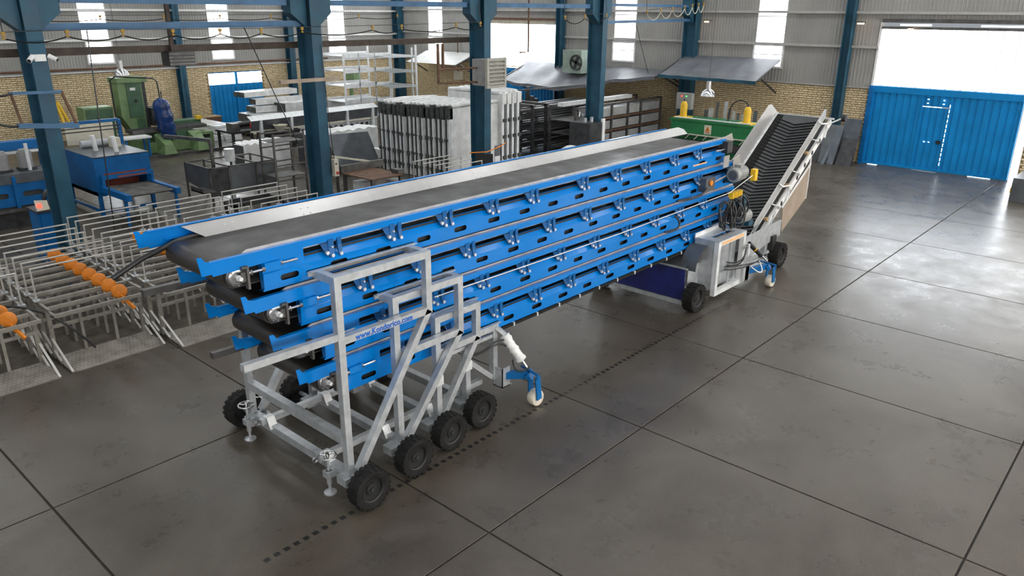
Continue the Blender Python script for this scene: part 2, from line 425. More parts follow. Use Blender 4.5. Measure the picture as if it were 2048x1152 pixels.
def build_openings():
    # daylight panels above the gate
    fr = MB().box(WX-.05, WX+.05, R_GATETOP[1]-.0, R_GATETOP[1]+.08, R_GATETOP[2], R_GATETOP[3])
    w = struct('window_7', fr, 'girt'); y = R_GATETOP[1]; k = 0
    while y > R_GATETOP[0]+.1:
        part('pane', MB().box(WX+.02, WX+.04, max(y-.46, R_GATETOP[0]), y-.012, R_GATETOP[2]+.02, R_GATETOP[3]-.22), 'glow_window', w)
        part('mullion', MB().box(WX+.005, WX+.05, y-.478, y-.462, R_GATETOP[2], R_GATETOP[3]-.2), 'raw_steel', w); y -= .47; k += 1
    part('track', MB().box(WX-.10, WX+.0, R_GATETOP[0], R_GATETOP[1], R_GATETOP[3]-.22, R_GATETOP[3]-.13), 'raw_steel', w)
    for a, b in ((.1, -.9), (-2.4, -4.2)): part('pane', MB().box(WX+.02, WX+.04, b, a, R_GATETOP[3]-.10, R_GATETOP[3]-.05), 'glow_window', w)
    # the blue gate
    d = struct('door_1', MB().box(WX-.06, WX+.03, R_GATE[0]+.28, R_GATE[1], R_GATE[3]-.22, R_GATE[3]), 'gate_blue')
    y0, y1 = R_GATE[0]+.28, R_GATE[1]-.06
    for a, b, za, zb in ((-1.05, y1, .04, 2.6), (-1.95, -1.09, .06, 2.2), (-1.95, -1.09, 2.24, 2.6), (y0, -1.99, .04, 2.6)):
        part('leaf_panel', rib_sheet(a, b, za, zb, WX-.02), 'gate_blue', d)
    for a in (y1+.01, -1.07, -1.97, y0): part('stile', MB().box(WX-.055, WX+.02, a-.02, a+.02, 0.02, 2.62), 'gate_blue', d)
    part('jamb', MB().box(WX-.16, WX+.04, R_GATE[1]-.05, R_GATE[1]+.09, 0, 2.82), 'machine_blue', d)
    part('rail', MB().box(WX-.07, WX+.02, y0, y1, .02, .10), 'gate_blue', d)
    part('latch', MB().box(WX-.09, WX-.03, -1.88, -1.74, 1.0, 1.10), 'black', d)
    for a, b, za, zb in ((y0-.27, y0-.05, .0, 2.82), (-1.7, -1.1, 2.212, 2.226), (-2.9, -3.6, .0, .018), (.1, .45, .0, .018), (-1.9, -1.1, .02, .045)):
        part('light_gap', MB().box(WX+.025, WX+.035, min(a, b), max(a, b), za, zb) if za != zb else MB(), 'glow_window', d)
    for k in range(13): part('light_gap', MB().box(WX-.060, WX-.056, -1.978, -1.962, .25+.165*k, .36+.165*k), 'glow_window', d)
    for y, z in ((-1.25, 2.47), (-1.75, 2.47), (-1.25, 2.34), (-1.75, 2.34), (-1.35, 1.02), (-1.5, 1.02)):
        part('light_gap', MB().box(WX-.027, WX-.022, y-.025, y+.025, z-.012, z+.012), 'glow_window', d)
    # big opening over the roller door
    fr = MB(); t = .08
    for a, b, za, zb in ((R_BIG[0]-t, R_BIG[0], R_BIG[2], R_BIG[3]), (R_BIG[1], R_BIG[1]+t, R_BIG[2], R_BIG[3]), (R_BIG[0], R_BIG[1], R_BIG[2]-.04, R_BIG[2])): fr.box(WX-.05, WX+.05, a, b, za, zb)
    w = struct('window_8', fr, 'beam_blue')
    n = 5
    for i in range(n):
        a = R_BIG[0]+(R_BIG[1]-R_BIG[0])*i/n; b = R_BIG[0]+(R_BIG[1]-R_BIG[0])*(i+1)/n
        for za, zb in ((R_BIG[2], 4.12), (4.14, 4.66)): part('pane', MB().box(WX+.02, WX+.04, a+.004, b-.004, za, zb), 'glow_window', w)
    part('header', MB().box(WX-.02, WX+.05, R_BIG[0], R_BIG[1], 4.66, 4.85), 'cream', w)
    d = struct('door_2', MB().box(WX-.05, WX+.03, R_BIGDOOR[0], R_BIGDOOR[1], 2.38, 2.52), 'gate_blue')
    for i in range(3):
        a = R_BIGDOOR[0]+1.6*i; part('leaf_panel', rib_sheet(a+.01, a+1.59, .03, 2.4, WX-.02, .2), 'gate_blue', d)
    # small blue double door with glazed top in the left wall
    a0, a1 = L_DOOR[0], L_DOOR[1]; m = (a0+a1)/2
    d = struct('door_3', MB().box(a0, a1, WY-.02, WY+.06, 2.38, 2.42).box(m-.06, m+.06, WY-.05, WY+.05, 0, 2.38), 'gate_blue')
    for s, e in ((a0, m-.06), (m+.06, a1)):
        p = []; n = 6; q = (e-s)/n
        for i in range(n): x = s+i*q; p += [(x, WY), (x+q*.6, WY), (x+q*.68, WY+.03), (x+q*.92, WY+.03)]
        p.append((e, WY)); part('leaf_panel', MB().strip(p, 2, 0.02, 1.84), 'gate_blue', d)
        part('pane', MB().box(s, e, WY+.02, WY+.03, 1.86, 2.38), 'glow_window', d)
        for i in (1, 2): part('window_bar', MB().box(s, e, WY-.01, WY+.01, 1.86+.17*i, 1.875+.17*i), 'girt', d)
        part('window_bar', MB().box(s+.45*(e-s), s+.45*(e-s)+.02, WY-.01, WY+.01, 1.86, 2.38), 'girt', d)
build_openings()

def near_wall():
    # the long wall behind the camera: unseen gate openings with daylight panels, added to light the near sides, like the two in the right wall
    y = -15.6; w = struct('wall_near', MB().box(-14, WX+.3, y-.25, y, 0, BZ), 'mortar')
    gates = [(-11.5, -6.5), (-3.5, 1.5), (4.5, 9.5), (12.5, 17.5), (19.5, 24.5)]; prev = -14
    part('cladding_panel', MB().box(-14, WX+.3, y-.1, y, 5.0, TOPZ), 'cladding', w)
    for a, b in gates+[(WX+.3, 0)]: part('cladding_panel', MB().box(prev, a, y-.1, y, BZ, 5.0), 'cladding', w); prev = b
    for k, (a, b) in enumerate(gates):
        wd = struct('window_%d' % (9+k), MB().box(a, b, y-.1, y, BZ, 2.8), 'girt')
        n = 10
        for i in range(n): part('pane', MB().box(a+(b-a)*i/n+.01, a+(b-a)*(i+1)/n-.01, y-.05, y-.04, 2.82, 4.98), 'glow_window_fill', wd)
near_wall()
def ceiling():
    # low-pitched sheet roof with translucent skylight strips across it
    c = struct('ceiling', MB().box(-14, WX+.3, -15.9, WY+.3, TOPZ+.12, TOPZ+.2), 'ceiling_sheet')
    x, k = -11.0, 0; prev = -14
    while x < WX:
        part('roof_sheet', MB().box(prev, x, -15.9, WY+.3, TOPZ, TOPZ+.06), 'ceiling_sheet', c); prev = x+.72
        w = struct('window_%d' % (20+k), MB().box(x-.04, x, -15.6, WY, TOPZ-.06, TOPZ).box(x+.72, x+.76, -15.6, WY, TOPZ-.06, TOPZ), 'girt')
        for y0, y1 in ((-15.5, -10.2), (-9.8, -4.6), (-4.2, 1.0), (1.4, 6.6), (7.0, 12.2), (12.6, 19.4), (19.8, 26.8)):
            part('pane', MB().box(x+.02, x+.70, y0, y1, TOPZ+.02, TOPZ+.04), 'glow_skylight', w)
        x += 4.8; k += 1
    part('roof_sheet', MB().box(prev, WX+.3, -15.9, WY+.3, TOPZ, TOPZ+.06), 'ceiling_sheet', c)
ceiling()

# ------------------------------------------------------------------ columns and beams
def column(label, x, y, wx, wy, group, m='column_blue', top=8.2, haunch=True, taper=0.0):
    c = thing('steel_column', label, 'column', (x, y, 0), group)
    t, q = .022, 1.0+taper
    for s_, nm in ((-1, 'flange'), (1, 'flange')):
        ya, yb = y+s_*wy/2, y+s_*wy/2*q; v = []
        for z, yy in ((.03, ya), (top, yb)):
            v += [(x-wx/2, yy, z), (x+wx/2, yy, z), (x+wx/2, yy-s_*t, z), (x-wx/2, yy-s_*t, z)]
        part(nm, MB().add(v, [(0, 1, 2, 3), (4, 5, 6, 7), (0, 1, 5, 4), (1, 2, 6, 5), (2, 3, 7, 6), (3, 0, 4, 7)]), m, c)
    part('web', MB().box(x-.008, x+.008, y-wy/2, y+wy/2, .03, top), m, c)
    part('base_plate', MB().box(x-wx/2-.1, x+wx/2+.1, y-wy/2-.1, y+wy/2+.1, 0, .03), m, c)
    if haunch:
        for s in (-1, 1):
            part('haunch', MB().prism([(x+s*wx/2, 4.86), (x+s*wx/2, 5.75), (x+s*(wx/2+.42), 5.75), (x+s*(wx/2+.42), 5.2)], 1, y-.16, y+.16), m, c)
        part('cap_plate', MB().box(x-wx/2-.45, x+wx/2+.45, y-.24, y+.24, 5.75, 5.80), m, c)
    return c
CX = [0.18, 6.27, 12.2, 18.13]
NAMES = ['dark blue steel column beside the blue cabinet, farthest left', 'dark blue steel column with a hanging push-button box, second from the left',
         'dark blue steel column in front of the wrapped panel stack, carrying a louvred cooler', 'dark blue steel column behind the top conveyor, in front of the steel rack']
for _x, _l in zip(CX, NAMES): column(_l, _x, 8.0, .28, .58, 'inner row of blue columns', taper=.12)
for _i, (_x, _y, _w, _d, _l) in enumerate([(11.95, 26.8, .3, .4, 'blue wall column right of the green milling machine'), (17.75, 26.8, .3, .4, 'blue wall column right of the small blue door'),
        (24.85, 26.75, .45, .5, 'blue corner column behind the galvanised shelving'), (24.85, 15.0, .4, .3, 'blue wall column beside the big bright opening'),
        (24.85, 8.1, .4, .55, 'blue wall column left of the green press brake'), (24.9, 1.75, .35, .3, 'slim blue wall column left of the blue gate'), (6.0, 26.8, .3, .4, 'blue wall column at the far left, behind the milling machine')]):
    column(_l, _x, _y, _w, _d, 'blue columns along the walls', haunch=(_i in (4,)))
def beam(label, a, b, w, h, m='beam_blue', name='steel_beam'): return solo(name, MB().bar(a, b, w, h), m, label, 'beam')
for _i in range(3):
    beam('blue eaves beam joining the %s and %s inner columns at the top' % (ORD[_i], ORD[_i+1]), (CX[_i]+.6, 8, 5.44), (CX[_i+1]-.6, 8, 5.44), .16, .13)
beam('blue eaves beam from the fourth inner column to the right wall', (CX[3]+.6, 8, 5.50), (24.7, 8.05, 5.50), .16, .10)
beam('bright blue tie beam between the two leftmost inner columns', (CX[0]+.14, 8, 4.95), (CX[1]-.14, 8, 4.97), .12, .13)
beam('blue tie beam from the fourth inner column to the wall column by the press', (CX[3]+.14, 8, 4.92), (24.65, 8.05, 4.97), .12, .10)
beam('brown steel pipe rail running behind the blue inner columns', (-4.5, 8.5, 4.48), (12.2, 8.5, 4.46), .13, .15, 'dark_brown', 'pipe_rail')
# ================================================================== the telescopic conveyor
YC = -1.26
def make_wheel_meshes(R, w):
    t = MB(); h = w/2
    t.lathe([(R*.60, -h*.80), (R*.80, -h*.98), (R*.93, -h*.9), (R*.955, -h*.5), (R*.955, h*.5), (R*.93, h*.9), (R*.80, h*.98), (R*.60, h*.80)], (0, 0, 0), (0, 1, 0), 30)
    n = 20
    for i in range(n):
        for s in (-1, 1):
            a = 2*PI*(i+(.5 if s > 0 else 0))/n; d = Vector((math.cos(a), 0, math.sin(a))); tg = Vector((-math.sin(a), 0, math.cos(a)))
            c = d*(R*.962); y0, y1 = s*h*.12, s*h*.98
            v = []
            for rr in (-R*.05, R*.026):
                for y in (y0, y1):
                    for q in (-1, 1): v.append(tuple(c+d*rr*(1 if y == y0 else .75)+tg*(q*R*.088)+Vector((0, y, 0))))
            t.add(v, [(0, 1, 3, 2), (4, 6, 7, 5), (0, 4, 5, 1), (2, 3, 7, 6), (0, 2, 6, 4), (1, 5, 7, 3)])
    rim = MB().lathe([(R*.61, -h*.82), (R*.56, -h*.75), (R*.52, -h*.45), (R*.30, -h*.40), (R*.28, -h*.55), (R*.12, -h*.6), (.001, -h*.6)], (0, 0, 0), (0, 1, 0), 24)
    rim.lathe([(R*.61, h*.82), (R*.52, h*.45), (.001, h*.4)], (0, 0, 0), (0, 1, 0), 24)
    hub = MB()
    for i in range(5):
        a = 2*PI*i/5; c = (R*.2*math.cos(a), -h*.46, R*.2*math.sin(a)); hub.tube(c, (c[0], -h*.60, c[2]), .012, 6)
    hub.tube((0, -h*.5, 0), (0, -h*.78, 0), R*.10, 10)
    return t.mesh('wheel', 'rubber', 40), rim.mesh('rim', 'black', 40), hub.mesh('hub', 'dark_steel', 40)
WHEEL_A = make_wheel_meshes(.248, .18); WHEEL_B = make_wheel_meshes(.275, .22)
def wheel(parent, kit, x, y, z, out):
    # out: -1 outer face towards -Y, +1 towards +Y
    rot = None if out < 0 else (0, 0, PI)
    w = inst('wheel', kit[0], parent, (x, y, z), rot); WO[w.name] = Vector((x, y, z))
    for nm, me in (('rim', kit[1]), ('hub', kit[2])):
        o = bpy.data.objects.new(nm, me); COL.objects.link(o); o.parent = w; WO[o.name] = Vector((x, y, z))
    return w

def slotted(mb, x0, x1, y, z0, z1, cxs, ln, ht):
    # sheet in plane Y=y with stadium holes
    def stad(cx, cz):
        a = ln/2-ht/2; r = ht/2; pts = []
        for k in range(8):
            t = -PI/2+PI*k/7; pts.append((cx+a+r*math.cos(t), cz+r*math.sin(t)))
        for k in range(8):
            t = PI/2+PI*k/7; pts.append((cx-a+r*math.cos(t), cz+r*math.sin(t)))
        return pts
    cz = (z0+z1)/2; cells = []; prev = x0
    cxs = [c for c in cxs if x0+ln*.6 < c < x1-ln*.6]
    for i, c in enumerate(cxs):
        e = x1 if i == len(cxs)-1 else (c+cxs[i+1])/2
        cells.append((prev, e, c)); prev = e
    for a, b, c in cells:
        inn = stad(c, cz)
        out = [((c+b)/2, z0), (b, z0), (b, z0+(z1-z0)*.3), (b, cz-.01), (b, cz+.01), (b, z0+(z1-z0)*.7), (b, z1), ((c+b)/2, z1),
               ((c+a)/2, z1), (a, z1), (a, z0+(z1-z0)*.7), (a, cz+.01), (a, cz-.01), (a, z0+(z1-z0)*.3), (a, z0), ((c+a)/2, z0)]
        v = [(p[0], y, p[1]) for p in out]+[(p[0], y, p[1]) for p in inn]
        mb.add(v, [(i, (i+1) % 16, 16+(i+1) % 16, 16+i) for i in range(16)])
    return mb

def bracket_mesh(s):
    # two straps bolted over the gap, local origin at the rail's lower edge, s = outward sign
    mb = MB()
    for dx, tw in ((-.055, .075), (.055, .055)):
        mb.add([(dx-tw/2, s*.012, .02), (dx+tw/2, s*.012, .02), (dx+tw/2*.9, s*.012, -.06), (dx+tw/2*.8, s*.03, -.178), (dx-tw/2*.8, s*.03, -.178), (dx-tw/2*1.0, s*.012, -.06),
                (dx-tw/2, s*-.02, .02), (dx+tw/2, s*-.02, .02), (dx+tw/2*.9, s*-.02, -.06), (dx+tw/2*.8, s*.018, -.178), (dx-tw/2*.8, s*.018, -.178), (dx-tw/2*1.0, s*-.02, -.06)],
               [(0, 1, 2, 5), (5, 2, 3, 4), (6, 11, 8, 7), (11, 10, 9, 8), (0, 6, 7, 1), (1, 7, 8, 2), (2, 8, 9, 3), (3, 9, 10, 4), (4, 10, 11, 5), (5, 11, 6, 0)])
    mb.add([(-.16, s*-.045, -.02), (-.09, s*.0, -.02), (-.07, s*.025, -.175), (-.12, s*.01, -.15)], [(0, 1, 2, 3)])
    return mb.mesh('rail_bracket', 'bracket_blue')
def bolts_mesh(s):
    mb = MB()
    for dx, z in ((-.055, -.155), (.055, -.155), (-.055, -.06), (-.12, -.115)):
        mb.tube((dx, s*.01, z), (dx, s*.042, z), .021 if z < -.1 else .011, 8)
    return mb.mesh('bolt', 'bolt_white', 40)
BRK = {s: (bracket_mesh(s), bolts_mesh(s)) for s in (-1, 1)}

STAGE_LABEL = ['topmost blue belt conveyor, with an aluminium skirt, on the tallest galvanised cart',
               'blue belt conveyor second from the top, with a motor at its rear end',
               'blue belt conveyor third from the top of the stack, on the third galvanised cart',
               'lowest blue belt conveyor, with a wrapped hydraulic cylinder and white steering roller']
X0S = [-1.86, -1.47, -1.21, -.94]; X1S = [8.66, 9.15, 9.2, 9.25]

def conveyor(i):
    x0, x1, zt = X0S[i], X1S[i], 3.10-.495*i
    st = thing('belt_conveyor', STAGE_LABEL[i], 'conveyor', (x0, YC, 0), 'stacked telescopic conveyors')
    for s in (-1, 1):
        Y = lambda u: YC+s*u
        # upper rail with its upturned end
        zr = zt-.07+(.055 if (s > 0 and i == 0) else 0); zb = zt-.145
        pl = [(x0, zt), (x0+.05, zt-.005), (x0+.075, zt-.05), (x0+.13, zr), (x1, zr), (x1, zb), (x0+1.15, zb), (x0+1.1, zb-.05), (x0+.14, zb-.07), (x0+.13, zb-.045), (x0+.03, zb-.045)]
        mb = MB().prism(pl, 1, min(Y(.672), Y(.68)), max(Y(.672), Y(.68)))
        mb.box(x0+.13, x1, min(Y(.63), Y(.672)), max(Y(.63), Y(.672)), zr-.008, zr)
        mb.box(x0+.3, x1, min(Y(.63), Y(.672)), max(Y(.63), Y(.672)), zb, zb+.008)
        part('upper_rail', mb, 'bright_blue', st)
        # lower beam: sloped shoulder, slotted web, folded lip
        xb = x0+.66; mb = MB()
        mb.strip([(Y(.595), zt-.238), (Y(.68), zt-.325)], 0, xb, x1)
        slotted(mb, xb, x1, Y(.68), zt-.485, zt-.325, [xb+.30+.62*k for k in range(16)], .22, .064)
        mb.strip([(Y(.68), zt-.485), (Y(.655), zt-.495), (Y(.655), zt-.515), (Y(.56), zt-.515)], 0, xb, x1)
        mb.add([(xb, Y(.595), zt-.238), (xb, Y(.68), zt-.325), (xb, Y(.68), zt-.485), (xb, Y(.62), zt-.485)], [(0, 1, 2, 3)])
        part('lower_beam', mb, 'bright_blue', st)
        part('web_liner', MB().box(xb+.02, x1, min(Y(.615), Y(.62)), max(Y(.615), Y(.62)), zt-.50, zt-.24), 'black', st)
        part('joining_plate', MB().box(x0+.66, x0+1.15, min(Y(.66), Y(.67)), max(Y(.66), Y(.67)), zt-.34, zt-.14), 'bright_blue', st)
        # bars seen in the gap
        part('guide_bar', MB().tube((x0+1.1, Y(.60), zt-.172), (x1-.1, Y(.60), zt-.172), .014, 8), 'galv', st, 40)
        if not (i == 0 and s > 0):
            part('edge_strip', MB().prism([(x0+.50, zt-.07), (x0+.55, zt-.046), (x1+.05, zt-.046), (x1+.05, zt-.07)], 1, min(Y(.604), Y(.624)), max(Y(.604), Y(.624))), 'strip_metal', st)
        for xq in (-.32, .53, 1.36, 2.2, 3.02, 4.19 if i == 0 else 3.9, 5.06 if i == 0 else 4.8, 5.9 if i == 0 else 5.65, 6.81 if i == 0 else 6.5, 7.63 if i == 0 else 7.35):
            x = xq+(x0+1.86)
            b = inst('rail_bracket', BRK[s][0], st, (x, Y(.68), zb)); inst('bolt', BRK[s][1], b, (x, Y(.68), zb))
        # end bearing and tensioner
        xd, zd = x0+.39, zt-.29
        fl = MB().lathe([(.001, 0), (.045, 0), (.05, -.012), (.085, -.012), (.10, 0), (.108, .02)], (xd, Y(.655), zd), (0, -s, 0), 24)
        for q in range(8):
            a = 2*PI*q/8; c = (xd+.082*math.cos(a), Y(.66), zd+.082*math.sin(a)); fl.tube(c, (c[0], Y(.675), c[2]), .007, 6)
        part('drum_flange', fl, 'polished_steel', st, 40)
        part('shaft_end', MB().tube((xd, Y(.6), zd), (xd, Y(.70), zd), .030, 10).tube((xd, Y(.70), zd), (xd, Y(.74), zd), .022, 8), 'galv_light', st, 40)
        part('bearing_plate', MB().box(xd+.075, xd+.10, min(Y(.67), Y(.725)), max(Y(.67), Y(.725)), zd-.13, zd+.11).box(xd+.02, xd+.08, min(Y(.67), Y(.70)), max(Y(.67), Y(.70)), zd-.05, zd+.05).box(xd+.03, xd+.08, min(Y(.67), Y(.72)), max(Y(.67), Y(.72)), zd+.09, zd+.11), 'raw_steel', st)
        tb = MB().tube((xd+.08, Y(.70), zd+.03), (xd+.27, Y(.70), zd+.03), .014, 8).tube((xd+.12, Y(.70), zd+.03), (xd+.14, Y(.70), zd+.03), .028, 6).tube((xd+.25, Y(.70), zd+.03), (xd+.28, Y(.70), zd+.03), .026, 6)
        part('tension_bolt', tb, 'chrome', st, 40)
        part('tension_bolt', MB().tube((xd+.46, Y(.70), zd+.05), (xd+.66, Y(.70), zd+.05), .014, 8).tube((xd+.46, Y(.70), zd+.05), (xd+.48, Y(.70), zd+.05), .026, 6), 'chrome', st, 40)
        part('bolt_lug', MB().box(xd+.28, xd+.46, min(Y(.675), Y(.715)), max(Y(.675), Y(.715)), zd+.0, zd+.085), 'bright_blue', st)
    # belt and drums
    xd, zd, r = x0+.39, zt-.29, .125; xe = x1-.10
    def loop(rr):
        p = []
        for k in range(11):
            t = PI/2+PI*k/10; p.append((xd+rr*math.cos(t), zd+rr*math.sin(t)))
        for k in range(11):
            t = -PI/2+PI*k/10; p.append((xe+rr*math.cos(t), zd+rr*math.sin(t)))
        return p
    a, b = loop(r), loop(r-.012); n = len(a); mb = MB(); v = []
    for y in (YC-.60, YC+.60): v += [(p[0], y, p[1]) for p in a]+[(p[0], y, p[1]) for p in b]
    f = []
    for k in range(n):
        q = (k+1) % n; f += [(k, q, 2*n+q, 2*n+k), (n+k, n+q, 3*n+q, 3*n+k), (k, q, n+q, n+k), (2*n+k, 2*n+q, 3*n+q, 3*n+k)]
    part('belt', mb.add(v, f), 'belt', st, 30)
    part('drum', MB().tube((xd, YC-.62, zd), (xd, YC+.62, zd), .112, 24), 'dark_steel', st, 40)
    part('drum', MB().tube((xe, YC-.62, zd), (xe, YC+.62, zd), .112, 24), 'dark_steel', st, 40)
    x = x0+1.2
    while x < x1-.5: part('cross_member', MB().box(x-.03, x+.03, YC-.615, YC+.615, zt-.47, zt-.44), 'column_blue', st); x += 1.7
    return st
STAGES = [conveyor(i) for i in range(4)]

def skirt(st):
    x0, x1 = -1.37, 9.27
    P = lambda x, t: (x, -.622-.14*t, 3.068-.145*t)
    mb = MB()
    v = [P(x0, 0), P(x1-.15, 0), P(x1, .35), P(x1+.02, 1), P(x0+.22, 1)]
    off = Vector((0, .73, .68)).normalized()*-.006
    v2 = [tuple(Vector(q)+off) for q in v]
    mb.add(v+v2, [(0, 1, 2, 3, 4), (9, 8, 7, 6, 5)]+[(k, (k+1) % 5, 5+(k+1) % 5, 5+k) for k in range(5)])
    o = part('side_skirt', mb, 'alu', st)
    part('skirt_foot', MB().box(x0+.22, x1, -.80, -.755, 2.922, 2.934), 'rubber', o)
    x = -.85
    while x < 9:
        mb = MB()
        for dx in (-.05, .05):
            for t in (.45, .85):
                c = Vector(P(x+dx, t)); mb.tube(tuple(c), tuple(c-off*2.2), .012, 7)
        part('rivet', mb, 'galv_light', o, 40); x += 1.0
    for xs in (2.05, 4.35, 6.6): part('skirt_seam', MB().add([P(xs, 0), P(xs+.03, 0), P(xs+.03, 1), P(xs, 1), *[tuple(Vector(P(q, t))-off*.8) for q, t in ((xs, 0), (xs+.03, 0), (xs+.03, 1), (xs, 1))]], [(4, 5, 6, 7), (0, 1, 5, 4), (2, 3, 7, 6)]), 'galv_light', o)
    part('rubber_hose', MB().path([(-1.15, -.68, 2.96), (-1.45, -.66, 2.93), (-1.85, -.62, 2.80), (-2.15, -.6, 2.66)], .03, 10), 'hose', st, 60)
    part('rear_end_plate', MB().prism([(8.55, 3.04), (8.95, 3.10), (9.02, 2.98), (8.96, 2.86), (8.72, 2.86)], 1, -1.90, -1.89), 'strip_metal', st)
skirt(STAGES[0])

# ------------------------------------------------------------------ carts under the conveyors
CARTS = [dict(y=-2.30, xp=-.60, zt=2.65, xc=.66, zk=1.98, xb=-.47, xw=-.57, yw=-2.61, xf=-1.73),
         dict(y=-2.18, xp=.25, zt=2.16, xc=1.29, zk=1.48, xb=.36, xw=.20, yw=-2.49, xf=-1.1),
         dict(y=-2.08, xp=.98, zt=1.67, xc=1.70, zk=1.24, xb=1.06, xw=.89, yw=-2.38, xf=None),
         dict(y=-1.98, xp=1.60, zt=1.19, xc=2.14, zk=.50, xb=1.66, xw=1.56, yw=-2.28, xf=None)]
def mir(y): return 2*YC-y
def cart(i, st):
    c = CARTS[i]; w = .085; zb = .30
    for s in (-1, 1):
        y = c['y'] if s < 0 else mir(c['y'])
        inn = y+.30*(-s)                                        # inboard
        part('cart_post', MB().bar((c['xp'], y, zb-.04), (c['xp'], y, c['zt']+w/2), w), 'galv', st)
        if i < 3:
            part('cart_top_bar', MB().bar((c['xp']+w/2, y, c['zt']), (c['xc']+w/2, y, c['zt']), w), 'galv', st)
            part('cart_front_post', MB().bar((c['xc'], y, c['zk']-.06), (c['xc'], y, c['zt']-w/2), w), 'galv', st)
            part('cart_diagonal', MB().bar((c['xc'], y, c['zk']-.02), (c['xb'], y, zb), w, w, (0, 1, 0)), 'galv', st)
            xf = c['xp']+w/2
            part('cart_rail', MB().bar((xf, y, c['zk']-.02), (c['xc']-w/2, y, c['zk']-.02), w), 'galv', st)
            if c['xf'] is not None and (i == 0 or s > 0):
                ze = c['zk']+.04 if s < 0 else (2.27 if i == 0 else 1.32)
                part('cart_rail_extension', MB().bar((c['xf'], y, ze+.02), (c['xp']-w/2, y, ze), w*.9), 'galv' if s < 0 else 'raw_steel', st)
        else:
            part('cart_top_bar', MB().bar((c['xp']-.5, y, c['zt']), (c['xc']+w/2, y, c['zt']), w), 'galv', st)
            part('cart_front_post', MB().bar((c['xc'], y, c['zk']-.1), (c['xc'], y, c['zt']-w/2), w), 'galv', st)
            part('cart_diagonal', MB().bar((c['xc']-.05, y, c['zk']-.06), (c['xp'], y, c['zt']-.32), w*.8, w*.8, (0, 1, 0)), 'galv', st)
            part('cart_diagonal', MB().bar((c['xp']-.45, y, c['zt']-.12), (c['xc'], y, c['zt']-.12), w*.6, w*.6), 'galv', st)
        for x in ((c['xp'], c['xc']) if i < 3 else (c['xp']-.4, c['xc'])):
            part('cart_arm', MB().bar((x, y-s*w/2*1, c['zt']), (x, YC+s*.70, c['zt']), w), 'galv', st)
        za = c['zt']
        part('support_angle', MB().box(c['xp']-.1, c['xc']+.12, min(YC+s*.685, YC+s*.71), max(YC+s*.685, YC+s*.71), za-.02, za+.045).box(c['xp']-.1, c['xc']+.12, min(YC+s*.685, YC+s*.76), max(YC+s*.685, YC+s*.76), za+.037, za+.045), 'galv', st)
        # wheel station
        yw = c['yw'] if s < 0 else mir(c['yw'])
        wheel(st, WHEEL_A, c['xw'], yw, .25, s)
        part('axle', MB().tube((c['xw'], yw-s*.06, .25), (c['xw'], y-s*.14, .25), .03, 10).box(c['xw']-.13, c['xw']+.16, min(y-s*.12, y+s*.05), max(y-s*.12, y+s*.05), .18, .28), 'galv', st, 40)
    yn, yf = c['y'], mir(c['y'])
    part('cross_beam', MB().bar((c['xp']+.02, yn, .27), (c['xp']+.02, yf, .27), .10, .10), 'galv', st)
    if i == 0: part('cross_beam', MB().bar((c['xp'], yn+.04, .74), (c['xp'], yf-.04, .74), .10, .10), 'galv', st)
for _i in range(4): cart(_i, STAGES[_i])

